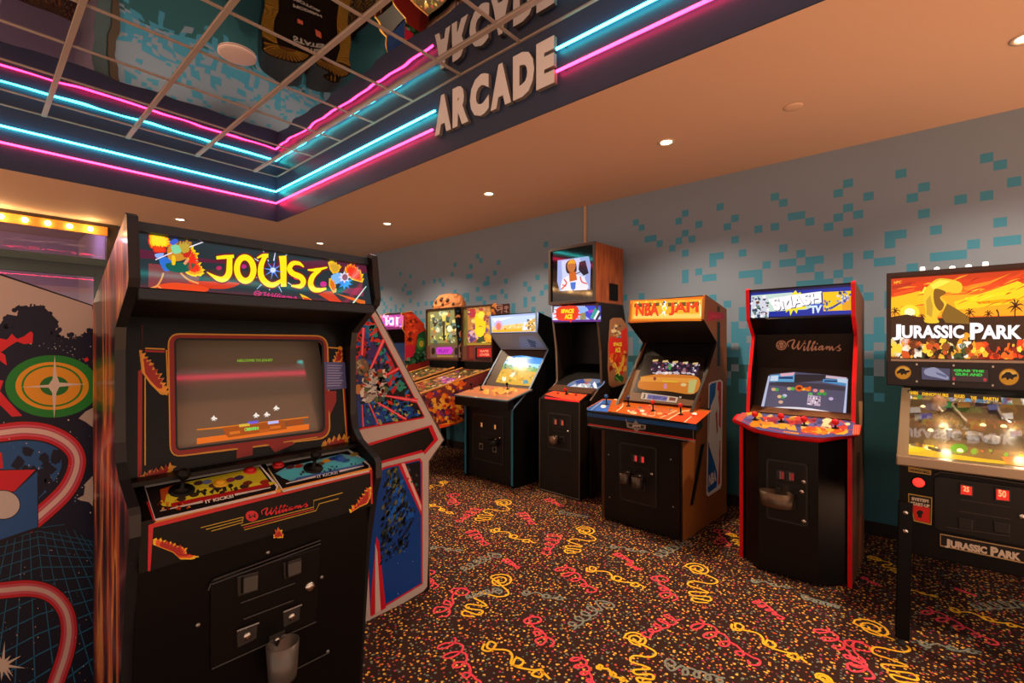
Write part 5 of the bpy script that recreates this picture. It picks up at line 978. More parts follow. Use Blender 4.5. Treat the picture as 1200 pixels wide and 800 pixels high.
TC_ = '#b08a74'; A.ell(366, 595, 50, 46, TC_, 0); A.ell(366, 595, 40, 37, '#1a1614', .4); A.ell(366, 595, 34, 31, TC_, .8); A.stroke([(340, 578), (354, 618), (366, 588), (378, 618), (392, 578)], 9, '#1a1614', 1.2, False)
A.build('round_emblem', Z_); A.script((432, 548), (920, 548), (920, 646), (432, 646), TC_, .6); A.build('script_lettering', Z_)
A = Art(Z_, (0, .24, 1.02), V((0, -.27, .12)).normalized(), .003, .0006); A.e = .85; A.rough = .15; A.zoom(850, 430, 7.06)
A.poly([(365, 62), (560, 40), (800, 60), (1015, 88), (1005, 200), (985, 405), (800, 375), (560, 345), (300, 345)], '#50506a', 0); A.poly([(420, 60), (830, 65), (830, 110), (600, 130), (420, 130)], '#2a2830', .3); A.poly([(375, 130), (600, 130), (820, 140), (1000, 170), (995, 200), (360, 150)], '#3a3848', .4)
A.stroke([(365, 75), (305, 345)], [16, 24], '#b8c0e0', .8, False); A.stroke([(1010, 100), (985, 405)], [12, 24], '#b8c4e8', .8, False); A.stroke([(305, 348), (500, 338), (700, 350), (985, 400)], 16, '#e4e4f0', 1)
A.poly([(375, 68), (575, 50), (570, 125), (365, 122)], '#5aa0d0', .7); A.poly([(445, 82), (560, 80), (560, 100), (442, 98)], '#1a3a6a', .9); A.poly([(455, 55), (580, 45), (560, 70), (460, 78)], '#e0b0c0', .9); A.poly([(380, 75), (440, 70), (435, 115), (370, 115)], '#c8dcf0', .9); A.poly([(810, 100), (1012, 105), (1010, 160), (805, 125)], '#4a90c8', .7); A.poly([(835, 70), (1005, 88), (1005, 108), (830, 92)], '#d0b8c8', .8); A.poly([(925, 95), (1005, 98), (1003, 135), (930, 125)], '#c0d8f0', .9); A.poly([(820, 110), (930, 112), (925, 125), (820, 122)], '#14305a', 1)
for x, y, c in ((400, 185, '#c8a080'), (425, 188, '#3aa84a'), (530, 180, '#c8b088'), (556, 180, '#4ab04a'), (680, 185, '#f0c03a'), (745, 195, '#e08a90'), (800, 200, '#d8886a'), (780, 222, '#3aa03a'), (820, 222, '#2f9a3a'), (450, 245, '#d8b888'), (480, 250, '#3a9a4a'), (492, 238, '#c0c8e8'), (460, 290, '#c8a890'), (705, 225, '#5ab05a'), (875, 263, '#c0b0d8')): A.ell(x, y, 20, 14, c, 1.2, 9)
A.ell(612, 176, 34, 26, '#d8601c', 1.2); A.ell(612, 176, 18, 12, '#7a1c14', 1.4); A.scatter([(650, 180), (700, 170), (700, 195), (650, 195)], 10, ['#f0b02a', '#e0601c'], 12, 1.4, 6); A.poly([(685, 230), (790, 245), (785, 325), (675, 312)], '#b8a8c0', 1.3); A.scatter([(690, 240), (785, 250), (780, 320), (680, 310)], 30, ['#e8dce8', '#6a5a7a', '#8a3a5a', '#3a3a4a'], 10, 1.5, 7)
A.build('screen_image', Z_)
cnz = V((0, -.2, 1)).normalized(); A = Art(Z_, (0, -.155, .916), cnz, .001, .0005); A.rough = .35; A.zoom(850, 430, 7.06)
A.poly([(80, 432), (140, 376), (230, 380), (1000, 462), (1120, 480), (1110, 560), (800, 585), (600, 570), (280, 520)], '#454a86', 0); A.poly([(85, 430), (140, 378), (200, 378), (130, 455)], '#a8483a', .5); A.poly([(1060, 475), (1122, 482), (1112, 560), (1055, 565)], '#b8402a', .5); A.scatter([(200, 385), (1050, 470), (1000, 540), (230, 470)], 90, ['#c8a86a', '#b8902e', '#8a2a3a', '#d8c8a0', '#5a5a9a', '#b83a2a', '#3a3a6a'], 26, .8, 8, 1.7, .12); A.scatter([(230, 450), (560, 490), (540, 510), (240, 480)], 26, ['#d89a2a', '#c87a1c'], 24, 1.1, 9, 2, .12); A.scatter([(640, 500), (980, 520), (960, 550), (640, 530)], 26, ['#d87a1c', '#d8541c', '#e0a02a'], 24, 1.1, 10, 2, .05); A.text('ACTION!', (478, 528), (606, 545), (606, 560), (478, 544), '#d8962a', 1.4, .06)
for k in range(3): A.stroke([(1062 + 18 * k, 485), (1056 + 18 * k, 555)], 4, '#d8a08a', .9, False)
A.build('panel_overlay', cpz)
for qx, qy in ((885, 492), (915.5, 494.5), (942.5, 498.5), (979, 502)): stick(Z_, *on_top(qx, qy, Z_, (0, -.155, .916), cnz), cnz, RED, .02, .042, base=.02)
dz = coin_door(Z_, -.105, .10, .36, .72, -.125, (.34, .60), mat('#8a2426', .3, .7), 1)
tc_ = MB(); n2 = 24; rr = lambda r, z: [(-.045 + r * 1.25 * math.cos(2 * math.pi * k / n2), -.19 + r * .8 * math.sin(2 * math.pi * k / n2), z) for k in range(n2)]
tc_.grid([rr(.001, .455), rr(.068, .455), rr(.07, .46), rr(.078, .545), rr(.073, .545), rr(.062, .465), rr(.001, .465)], mat('#5a4a3c', .35, 0, .7), True); tc_ = tc_.build('token_cup', Z_); MB().lathe((-.045, -.131, .54), (0, -1, 0), [(.014, 0), (.014, .008), (.007, .013), (.001, .013)], CHROME, 14).build('bolt', tc_); MB().box(-.06, -.03, -.15, -.131, .50, .56, DGREY).build('mounting_plate', tc_)
for x, z in ((.09, .62), (.09, .38)): MB().lathe((x, -.131, z), (0, -1, 0), [(.014, 0), (.013, .006), (.006, .009), (.001, .009)], CHROME, 12).build('lock', Z_)
A = Art(Z_, (H, 0, 0), (1, 0, 0), .001, .0005); A.zoom(0, 0, 1)
for q, c in (([(1004, 380), (1008, 380), (1009, 430), (1006, 440)], '#6a3020'), ([(1006, 470), (1011, 470), (1010, 500), (1007, 500)], '#c89a70'), ([(1004, 530), (1008, 530), (1007, 600), (1004, 610)], '#3a2420'), ([(1006, 610), (1010, 600), (1009, 660), (1006, 665)], '#8a4a30')): A.poly(q, c, 0)
A.build('side_print', Z_)
# ------------------------------------------------------------------ pinball machines
def pinball(name, label, loc, deg, Wc, Wb, yb, db, zf, zr, zt, sidem, railm, headm, group=None, rw=.022, rt=.03):
    """cabinet on four legs, sloping glass, backbox; zf = (underside front, rail front), zr = (underside rear, rail rear), zt = (backbox foot, top)"""
    t = thing(name, label, 'pinball machine', loc, deg, group); h = Wc / 2; k = Wb / 2; L = yb + db
    prof = [(0, zf[0]), (0, zf[1] - .02), (yb, zr[1] - .02), (L, zr[1] - .02), (L, zr[0]), (.35, zr[0])]
    for x0, x1 in ((-h, -h + .018), (h - .018, h)): MB().prism([(x0, y, z) for y, z in prof], (x1 - x0, 0, 0), sidem).build('cabinet_side', t)
    MB().slab((0, zf[0]), (0, zf[1] - .03), .018, -h + .018, h - .018, BLACK).build('front_panel', t)
    MB().slab((0, zf[0] + .01), (.35, zr[0] + .01), .015, -h + .018, h - .018, BLACK).slab((.35, zr[0] + .012), (L, zr[0] + .012), .015, -h + .018, h - .018, BLACK).slab((L - .001, zr[0]), (L - .001, zr[1] - .02), -.015, -h + .018, h - .018, BLACK).build('underside', t)
    for x in (-h + .012, h - .012): MB().slab((-.01, zf[1] - .012), (yb, zr[1] - .012), -rt, x - rw, x + rw, railm).build('side_rail', t, bevel=.003)
    MB().box(-h - .012, h + .012, -.03, .035, zf[1] - .03, zf[1] + .018, railm).build('lock_bar', t, bevel=.006)
    MB().slab((.035, zf[1] + .004), (yb, zr[1] + .004), .004, -h + .03, h - .03, GLASS2).build('playfield_glass', t)
    for x in (-1, 1):
        for y, zz, s_ in ((0, zf[0], -1), (L - .05, zr[0], 1)):
            x0 = x * (h + .004); lg = MB(); pts = [(x0, y + s_ * .006, zz + .24), (x0 + x * .012, y + s_ * .035, .03)]
            a, b_ = V(pts[0]), V(pts[1]); w_ = V((-x * .055, 0, 0)); d_ = V((0, -s_ * .055, 0)); e1, e2 = V((0, -s_ * .006, 0)), V((-x * .006, 0, 0))
            lg.prism([a, a + w_, a + w_ + e1, a + e1], b_ - a, BLACK); lg.prism([a, a + d_, a + d_ + e2, a + e2], b_ - a, BLACK)
            lg = lg.build('leg', t); MB().lathe(b_ + w_ * .4 + d_ * .4 + V((0, 0, -.028)), (0, 0, 1), [(.022, 0), (.024, .004), (.012, .018), (.008, .03)], DGREY, 14).build('levelling_foot', lg)
            for dz in (.05, .14): MB().lathe(a + w_ * .5 + V((0, s_ * .002, -dz)), (0, s_, 0), [(.011, 0), (.010, .007), (.001, .008)], CHROME, 12).build('leg_bolt', lg)
    bx = MB(); bx.box(-k, -k + .02, yb, L, zt[0], zt[1], headm).box(k - .02, k, yb, L, zt[0], zt[1], headm).box(-k + .02, k - .02, yb, L, zt[1] - .02, zt[1], headm).box(-k + .02, k - .02, yb, L, zt[0], zt[0] + .02, headm).box(-k + .02, k - .02, L - .02, L, zt[0] + .02, zt[1] - .02, headm)
    bx = bx.build('backbox', t)
    if zt[0] - .02 > zr[1] - .02: MB().box(-h, h, yb + .04, L - .02, zr[1] - .02, zt[0], BLACK).build('backbox_neck', t)
    return t, bx
def field_art(t, Wc, yb, zf, zr, e, drop=.06):
    """playfield board under the glass"""
    h = Wc / 2 - .02
    o = MB().slab((.02, zf - drop), (yb, zr - drop), .015, -h, h, mat('#5a4a30', .4)).build('playfield', t)
    n = V((0, -(zr - zf), yb)).normalized(); A = Art(t, (0, .02, zf - drop), n, .001, .0006); A.e = e; A.rough = .3
    return o, A, n

# --- the pinball at the right edge
P_, box_ = pinball('pinball_machine', 'black pinball machine at the right edge, backglass with white capitals over an orange sunset', (2.99, -.23, 0), -90, .60, .77, .90, .33, (.45, .90), (.50, 1.17), (1.195, 1.915), BLACK, mat('#9a8a74', .3, 0, .75), mat('#141010', .35))
fr_ = MB(); frame_ring(fr_, [V((-.385, .895, 1.917)), V((.385, .895, 1.917)), V((.385, .895, 1.35)), V((-.385, .895, 1.35))], [V((-.362, .895, 1.89)), V((.362, .895, 1.89)), V((.362, .895, 1.372)), V((-.362, .895, 1.372))], (0, .02, 0), mat('#2a1a16', .3)); fr_.build('glass_frame', box_)
MB().box(-.385, .385, .885, .91, 1.197, 1.352, mat('#1c1517', .35)).build('speaker_panel', box_, bevel=.004)
MB().box(-.362, .362, .91, .92, 1.37, 1.892, mat('#5a2a10', .3)).build('backglass', box_)
MB().box(-.362, .362, .888, .895, 1.352, 1.366, mat('#8a7668', .3, 0, .6)).build('chrome_strip', box_)
A = Art(P_, (0, .91, 1.6), (0, -1, 0), .0015, .0005); A.e = 1.0; A.rough = .25; A.zoom(1030, 300, 6.153)
A.poly([(82, 165), (1500, 70), (1500, 770), (82, 750)], '#e0641a', 0); A.poly([(82, 165), (1500, 70), (1500, 190), (700, 220), (82, 290)], '#c83c14', .3); A.poly([(82, 320), (500, 280), (1500, 260), (1500, 420), (82, 440)], '#f0a01c', .4)
for q, c in (([(90, 300), (300, 250), (350, 330), (200, 420), (85, 400)], '#f0b41c'), ([(540, 330), (800, 250), (1000, 180), (1046, 200), (1046, 330), (800, 360), (560, 390)], '#f4c41c'), ([(620, 300), (940, 250), (960, 270), (640, 330)], '#f8e030'), ([(620, 260), (900, 170), (1040, 110), (1046, 130), (800, 240)], '#d8481a'), ([(700, 330), (900, 310), (1040, 310), (900, 335), (720, 345)], '#d8581a'), ([(600, 220), (800, 180), (960, 120), (780, 210), (620, 245)], '#e8801c'), ([(260, 340), (330, 220), (345, 225), (285, 345)], '#f0d040'), ([(100, 270), (260, 230), (250, 250), (110, 290)], '#e0501a'), ([(90, 215), (240, 190), (230, 210), (100, 240)], '#a8301a'), ([(1046, 150), (1500, 100), (1500, 300), (1046, 330)], '#e88a1c')): A.poly(q, c, .7)
rnd = random.Random(12)
for k in range(70):
    x, y = rnd.uniform(100, 1400), rnd.uniform(150, 420); L_ = rnd.uniform(40, 170); sl = -.12 - .28 * (x > 500)
    if y < 165 - (x - 82) * .067 + 25 or x + L_ > 1480: continue
    A.stroke([(x, y), (x + L_ * .5, y + L_ * .5 * sl - 4), (x + L_, y + L_ * sl)], [2, rnd.uniform(5, 14), 2], rnd.choice(['#f8dc3a', '#f0a01c', '#d8501a', '#b83a14', '#f8c828', '#e8801c'] if y > 230 else ['#d8501a', '#a82c12', '#e8701c', '#c83c14', '#f09a24']), .8 + k * .001)
A.ell(222, 405, 70, 55, '#f8d030', .9); A.ell(222, 405, 38, 30, '#fff4c0', 1)
A.poly([(82, 440), (200, 420), (340, 450), (700, 440), (1046, 430), (1500, 430), (1500, 770), (82, 752)], '#3a2210', 1.1)
# generic rocky crag (stand-in for the creature on the original art)
A.poly([(330, 475), (335, 400), (322, 330), (325, 260), (370, 200), (430, 162), (520, 168), (585, 190), (602, 230), (575, 268), (490, 262), (450, 300), (490, 340), (450, 400), (420, 440), (430, 480)], '#d8b82a', 1.5, True); A.poly([(400, 240), (470, 250), (480, 270), (440, 300), (470, 350), (440, 395), (400, 340)], '#7a5218', 1.8, True); A.poly([(490, 340), (560, 380), (650, 440), (660, 490), (480, 480), (450, 430)], '#7a5a1c', 1.4); A.poly([(370, 210), (440, 170), (520, 180), (460, 210), (390, 240)], '#ecd64a', 1.8); A.poly([(340, 320), (370, 280), (390, 370), (380, 440), (345, 420)], '#b8942a', 1.8)
def palm(x, y, s_, k=1.6):
    A.stroke([(x, y + 95 * s_), (x - 4 * s_, y + 40 * s_), (x, y)], 7 * s_, '#3a1c0c', k)
    for dx, dy in ((-48, 12), (-36, -22), (-12, -38), (24, -32), (48, -8), (40, 26), (-30, 30)): A.stroke([(x, y), (x + dx * .55 * s_, y + dy * .75 * s_ - 6), (x + dx * s_, y + dy * s_ + 8)], [9 * s_, 8 * s_, 2], '#4a240e', k)
palm(118, 400, .8); palm(655, 410, .9); palm(790, 420, .8); palm(985, 360, 1.3); palm(250, 450, .7); palm(310, 440, .6); palm(1180, 380, 1.2); palm(1300, 410, .9); A.stroke([(855, 470), (862, 420), (848, 385)], [16, 10, 14], '#4a240e', 1.6)
A.scatter([(90, 610), (720, 600), (720, 750), (90, 745)], 120, ['#e8a02a', '#6a3014', '#d8c88a', '#1c140c', '#f0c83a', '#8a4a1c', '#3a4a24', '#e8e0d0', '#c8501c'], 32, 1.6, 4); A.scatter([(720, 640), (1040, 640), (1040, 750), (720, 750)], 60, ['#f0b42a', '#e8641a', '#8a2414', '#3a1c10', '#f8d84a', '#d84018'], 34, 1.6, 5); A.scatter([(1050, 600), (1490, 600), (1490, 755), (1050, 750)], 60, ['#f0b42a', '#3a4a24', '#8a2414', '#3a1c10', '#d8c88a', '#5a6a2a'], 34, 1.6, 6); A.poly([(610, 560), (650, 560), (700, 640), (700, 745), (560, 745), (560, 640)], '#e09a24', 1.75, True)
def jp_title(A, wide, quad, c1, c2, k, cap, small):
    """two words, tall first letters"""
    (a, b_, c, d) = [V(p) for p in quad]
    def Q(u0, u1, v0, v1): f = lambda u, v: (a * (1 - u) + b_ * u) * v + (d * (1 - u) + c * u) * (1 - v); return f(u0, v1), f(u1, v1), f(u1, v0), f(u0, v0)
    for s_, u0, u1, v0, v1 in (('J', 0, .07, -.06, .92), ('URASSIC', .075, .555, .06, .86), ('P', .60, .705, -.02, 1.0), ('ARK', .69, 1.0, .02, .86)):
        for cc, kk, off in ((c1, k, cap), (c2, k + .5, small)):
            if cc: A.text(s_, *Q(u0, u1, v0, v1), cc, kk, off)
jp_title(A, 1, [(92, 480), (1035, 478), (1035, 605), (92, 605)], '#1a1410', None, 2.0, .08, 0)
jp_title(A, 1, [(95, 482), (1030, 480), (1030, 600), (95, 600)], '#f4eef4', None, 2.4, .042, 0)
A.text('WPC', (110, 180), (165, 176), (160, 195), (108, 200), '#f0b030', 2, .04)
A.build('backglass_art', box_)
A = Art(P_, (0, .885, 1.27), (0, -1, 0), .001, .0005); A.rough = .3; A.zoom(1020, 410, 6.667)
for x, y, r in ((255, 175, 62), (1083, 210, 76), (1750, 245, 80)):
    A.ell(x, y, r * 1.12, r * .98, '#3a2418', .2, 32); A.e = .5; A.ell(x, y, r, r * .84, '#cf8a1c', .6, 32); A.ell(x, y - r * .35, r * .75, r * .3, '#e8b04a', .8, 24); A.e = 0
    A.poly([(x - r * .75, y - r * .1), (x - r * .3, y - r * .5), (x + r * .1, y - r * .5), (x + r * .35, y - r * .25), (x + r * .8, y - r * .3), (x + r * .85, y - r * .05), (x + r * .5, y + r * .05), (x + r * .35, y + r * .3), (x + r * .1, y + r * .15), (x - r * .2, y + r * .35), (x - r * .35, y + r * .05), (x - r * .8, y + r * .2)], '#18100e', 1.2); A.build('round_emblem', box_)
A.poly([(385, 128), (935, 148), (940, 262), (388, 238)], '#0c0909', .4)
A.e = .8; A.poly([(400, 135), (622, 145), (622, 238), (402, 228)], '#4a4a66', .7); A.poly([(430, 150), (500, 135), (560, 170), (610, 210), (600, 232), (520, 215), (450, 200), (420, 180)], '#8a90b0', 1, True); A.poly([(510, 170), (600, 200), (590, 215), (520, 190)], '#5a6488', 1.2); A.poly([(630, 145), (920, 155), (920, 252), (632, 240)], '#3a2a2a', .7)
A.text('GRAB THE', (650, 148), (888, 156), (886, 176), (650, 168), '#35c848', 1.4, .05); A.text('GUN AND', (662, 176), (876, 184), (874, 206), (662, 198), '#35c848', 1.4, .05); A.ell(652, 225, 10, 16, '#b83040', 1.4, 10); A.ell(895, 232, 14, 14, '#b83040', 1.4, 10); A.e = 0; A.build('dot_display', box_)
for x, y in ((362, 112), (650, 120), (958, 130), (362, 245), (650, 262), (956, 276)): A.ell(x, y, 9, 9, '#a89c98', 1.2, 10); A.build('screw', box_)
for k, x in enumerate((1081, 1098, 1116, 1135, 1155)):
    p = on_top(x, 318, P_, (0, .93, 0), (0, -1, 0)); MB().lathe((p[0], .94, 1.916), (0, 0, 1), [(.013, -.002), (.014, .01), (.012, .028 if k in (0, 4) else .018), (.001, .03 if k in (0, 4) else .022)], emit('top_lamp', (.95, .93, .92), .9), 12).build('top_lamp', box_)
# playfield
pf, A, pn = field_art(P_, .60, .90, .90, 1.17, 1.25, .055)
A.zoom(1020, 430, 6.667)
A.poly([(265, 170), (1600, 190), (1700, 800), (1200, 770), (265, 680)], '#8a6a3a', 0)
A.scatter([(290, 210), (1050, 240), (1120, 520), (280, 470)], 320, ['#c8b8a8', '#6a5a7a', '#3a3a4a', '#e8e0d8', '#4a8a3a', '#b8703a', '#5a90b8', '#2a2420', '#d8b03a', '#8a3a3a', '#7a7a6a', '#a8a0b0'], 24, .6, 3); A.scatter([(1050, 240), (1700, 260), (1700, 560), (1110, 520)], 110, ['#c8b8a8', '#6a5a7a', '#b8c0c0', '#e8e0d8', '#4a8a6a', '#8a7a6a', '#2a2420', '#8a3a3a'], 32, .6, 13); A.scatter([(280, 460), (620, 480), (620, 640), (280, 640)], 60, ['#e0a81c', '#c88a1c', '#d8c040', '#7a4a1c', '#e8d090'], 34, .8, 4); A.scatter([(620, 470), (1150, 500), (1150, 700), (620, 650)], 80, ['#5a9a2a', '#d8b02a', '#e0702a', '#c8c0a0', '#7a5a2a', '#e8e0d0', '#6a8aa8'], 34, .8, 5); A.scatter([(1150, 520), (1700, 560), (1700, 770), (1150, 700)], 50, ['#c8b8a8', '#e0a81c', '#8a8a90', '#e8e0d0', '#5a4a3a'], 34, .8, 15)
A.poly([(280, 620), (620, 680), (900, 720), (1160, 750), (1160, 770), (265, 685)], '#e0a01c', 1.9); A.poly([(450, 620), (650, 670), (630, 690), (450, 640)], '#2a2420', 2.1); A.poly([(285, 610), (440, 640), (400, 665), (285, 665)], '#e8b41c', 2); A.ell(530, 480, 60, 30, '#e8c81c', 2); A.ell(410, 315, 30, 14, '#e8601c', 2.1); A.poly([(1020, 700), (1200, 700), (1200, 780), (1060, 760)], '#c8742a', 1.9); A.ell(690, 640, 70, 40, '#5a8a1c', 1.9); A.poly([(640, 360), (760, 370), (750, 420), (640, 400)], '#6ab0d8', 2); A.poly([(830, 410), (950, 420), (930, 500), (830, 490)], '#dcd4d4', 2)
A.build('playfield_print', pf)
A = Art(P_, (0, .80, 1.13), V((0, -1, .25)).normalized(), .0, .0005); A.e = .9; A.zoom(1020, 430, 6.667)
A.poly([(290, 178), (1020, 222), (1020, 262), (290, 210)], '#2a2018', 0)
for s_, x0, x1, y0 in (('WHEN', 305, 372, 187), ('DINOSAURS', 405, 610, 197), ('RULED', 655, 738, 212), ('THE', 782, 830, 226), ('EARTH', 882, 1000, 232)):
    A.text(s_, (x0, y0), (x1, y0 + (x1 - x0) * .055), (x1, y0 + 27 + (x1 - x0) * .055), (x0, y0 + 24), '#e8b41c', 1, .05)
A.build('banner', pf)
def pf_pt(px, py, up=0): return on_top(1020 + px / 6.667, 430 + py / 6.667, P_, (0, .02, .845), pn) + pn * up
for pts, m in (([(560, 380), (520, 330), (480, 300), (560, 270)], mat('#d8d0c0', .15, 0, .2)), ([(1090, 480), (1010, 400), (980, 320), (900, 280)], mat('#b8b8c0', .2, 0, .6)), ([(760, 470), (700, 400), (640, 330), (700, 280)], mat('#c8c0b0', .2, 0, .6))):
    MB().tube(bez([pf_pt(x, y, .03) for x, y in pts], 5), .006, m, 7).build('wire_ramp', pf)
for x, y, c in ((600, 330, '#4a9a3a'), (860, 290, '#5a90c0'), (720, 330, '#b8803a'), (960, 350, '#6a70b0'), (430, 420, '#4a4a9a'), (1060, 420, '#d8d8d8'), (1130, 560, '#c8c0c8'), (340, 370, '#c8c0b8')):
    q = [pf_pt(x - 45, y - 18, .028), pf_pt(x + 50, y - 22, .028), pf_pt(x + 55, y + 20, .028), pf_pt(x - 35, y + 24, .028)]; MB().prism(q, pn * .003, mat(c, .15, .35)).build('plastic_cover', pf)
for x, y in ((470, 500), (560, 470), (410, 315), (700, 660), (880, 460), (1040, 470)): MB().lathe(pf_pt(x, y, 0), pn, [(.012, 0), (.012, .008), (.006, .014), (.001, .014)], emit('playfield_lamp', (1, .72, .35), 1.4), 12).build('lamp', pf)
for x, y in ((650, 540), (800, 560), (950, 590)): MB().lathe(pf_pt(x, y, 0), pn, [(.026, 0), (.026, .02), (.03, .024), (.028, .032), (.001, .034)], mat('#d8c8b0', .3, .2), 18).build('bumper', pf)
dome = MB().lathe(pf_pt(530, 330, 0), pn, [(.035, 0), (.04, .03), (.034, .065), (.02, .085), (.001, .09)], mat('#9a7a5a', .4), 16).build('toy_head', pf)
for y_ in (.3, .6):
    for x_, e_ in ((-.12, 2.2), (.14, 2.2)):
        L = bpy.data.lights.new('playfield_glow', 'POINT'); L.energy = e_ * .28; L.color = (1, .8, .5); L.shadow_soft_size = .02
        o = bpy.data.objects.new('playfield_glow', L); COL.objects.link(o); o.parent = P_; o.location = (x_, y_, .845 + y_ * .3 + .035)
# cabinet front
A = Art(P_, (0, 0, .7), (0, -1, 0), .001, .0006); A.rough = .4; A.zoom(1050, 540, 6.153)
YE, IV = '#9a7c34', '#b0a08c'
A.poly([(88, 38), (255, 68), (253, 102), (90, 76)], YE, .2); A.text('LAUNCH BALL', (96, 52), (248, 76), (246, 94), (98, 70), '#1a1410', .6, .06); A.build('launch_label', P_)
A.poly([(88, 232), (262, 262), (256, 462), (128, 432), (110, 330), (90, 300)], YE, .2); A.poly([(94, 240), (254, 268), (249, 452), (134, 425), (116, 326), (96, 296)], '#14100e', .5); A.poly([(106, 312), (246, 338), (243, 448), (138, 424), (118, 350)], '#b01a14', .8); A.text('SYSTEM', (112, 258), (236, 278), (234, 302), (112, 282), IV, 1, .07); A.text('START-UP', (104, 290), (244, 314), (242, 338), (106, 314), IV, 1, .07); A.ell(172, 372, 24, 18, '#14100e', 1.1, 14); A.poly([(160, 372), (184, 376), (186, 410), (156, 404)], '#14100e', 1.1); A.build('start_label', P_)
LB = [(318, 522), (950, 640), (1500, 745), (1500, 855), (940, 742), (318, 612)]
A.poly(LB, '#9a7c54', .2); A.poly([(323, 530), (1500, 752), (1500, 846), (323, 606)], '#14100e', .5)
jp_title(A, 1, [(352, 552), (900, 655), (900, 722), (352, 618)], IV, None, 1, .06, 0); A.build('title_plate', P_)
def fq(px, py): return on_top(1050 + px / 6.153, 540 + py / 6.153, P_, (0, 0, .7), (0, -1, 0))
c0 = fq(163, 153); lb2 = MB().lathe(c0, (0, -1, 0), [(.026, 0), (.028, .004), (.024, .007), (.022, .006)], BLACK, 24).build('launch_button', P_); MB().lathe(c0, (0, -1, 0), [(.0235, .002), (.022, .010), (.012, .013), (.001, .014)], emit('launch_lens', (.8, .03, .02), 1.2), 24).build('lens', lb2)
a, b_ = fq(275, 100), fq(1500, 760); dj = MB().prism([(p[0], 0, p[1]) for p in rbox(a[0], a[0] + .34, .585, .835, .02)], (0, -.008, 0), mat('#12100f', .35)).build('coin_door', P_, bevel=.002)
MB().tube([fq(280, 95) + V((0, -.009, 0)), fq(320, 75) + V((0, -.009, 0)), fq(620, 115) + V((0, -.009, 0)), fq(1100, 190) + V((0, -.009, 0))], .0035, mat('#3a352f', .3), 6).build('door_frame', dj)
for (x0, y0, x1, y1), ch in (((455, 160, 555, 245), '25'), ((708, 188, 822, 285), '50')):
    q = [fq(x0, y0 - 4), fq(x1, y0 + 12), fq(x1, y1 + 4), fq(x0, y1 - 8)]
    s_ = MB().prism([p + V((0, -.008, 0)) for p in q], (0, -.012, 0), DGREY).build('coin_slot', dj, bevel=.002); c_ = sum(q, V((0, 0, 0))) / 4
    MB().prism([c_ + (p - c_) * .8 + V((0, -.0205, 0)) for p in q], (0, -.002, 0), emit('coin_light', (.55, .015, .01), .6)).build('price_window', s_)
    A = Art(P_, (0, -.0225, .7), (0, -1, 0), .0008, .0004); A.e = 1.6; A.zoom(1050, 540, 6.153); A.text(ch, (x0 + 28, y0 + 16), (x1 - 26, y0 + 28), (x1 - 28, y1 - 18), (x0 + 30, y1 - 30), '#ff8a5a', 0, .04); A.build('price_digits', s_)
    MB().prism([fq(x0 - 10, y0 + 245 - 8), fq(x1, y0 + 260), fq(x1 - 5, y0 + 335), fq(x0 - 5, y0 + 318)], (0, -.014, 0), mat('#1a1816', .4)).build('coin_return', dj, bevel=.003)
for yy in (272, 358, 480): MB().tube([fq(460 - (yy == 480) * 100, yy - (yy == 480) * 8) + V((0, -.009, 0)), fq(822, yy + 58) + V((0, -.009, 0))], .002, mat('#3a352f', .3), 6).build('pressed_rib', dj)
MB().lathe(fq(905, 395) + V((0, -.008, 0)), (0, -1, 0), [(.012, 0), (.012, .006), (.007, .009), (.001, .009)], CHROME, 14).build('lock', dj)
MB().lathe((-.285, .04, .83), (-1, 0, 0), [(.014, 0), (.014, .006), (.011, .012), (.001, .013)], RED, 14).build('flipper_button', P_)
# --- two pinballs further back
def back_pin(label, cy, Wc, Wb, sidec, px, seed, headc):
    t, bx = pinball('pinball_machine', label, (3.03, cy, 0), -91, Wc, Wb, 1.14, .30, (.54, .93), (.60, 1.17), (1.25, 1.955), mat(sidec, .45), mat('#b07840', .4, 0, .1), mat(headc, .4), None, .014, .016)
    return t, bx
p1, b1 = back_pin('pinball machine further back, skull shaped topper and magenta display', 4.865, .54, .68, '#2a1c18', 0, 1, '#2a1a14')
p2, b2 = back_pin('pinball machine further back, glowing yellow backglass and red display panel', 4.205, .52, .56, '#6a2a2a', 0, 2, '#3a2018')
for t, bx, Wb in ((p1, b1, .68), (p2, b2, .56)):
    MB().box(-Wb / 2 + .02, Wb / 2 - .02, 1.145, 1.165, 1.255, 1.45, mat('#5a3a30', .4)).build('speaker_panel', bx); MB().box(-Wb / 2 + .02, Wb / 2 - .02, 1.155, 1.175, 1.45, 1.935, mat('#6a6a3a', .3)).build('backglass', bx)
A = Art(p1, (0, 1.145, 1.4), (0, -1, 0), .012, .0008); A.lift = -.009; A.e = .9; A.zoom(470, 330, 8)
A.poly([(265, 285), (490, 262), (505, 570), (272, 575)], '#8a8a5a', 0); A.scatter([(270, 290), (490, 270), (505, 565), (275, 570)], 70, ['#c8b84a', '#8aa08a', '#e8dc8a', '#4a5a4a', '#b8783a', '#d8d8b0', '#6a8a7a', '#3a3020'], 22, .6, 1); A.poly([(370, 290), (420, 285), (410, 400), (430, 540), (380, 545), (390, 400)], '#e0d060', 1.3); A.poly([(380, 370), (410, 370), (405, 540), (390, 545)], '#4a3a24', 1.6); A.scatter([(280, 510), (500, 500), (500, 565), (275, 565)], 26, ['#2a3020', '#5a5030', '#8a8a4a'], 14, 1.5, 2); A.ell(450, 440, 24, 30, '#f4f0c8', 1.5); A.ell(410, 300, 26, 16, '#f0e8a0', 1.5); A.build('backglass_art', b1)
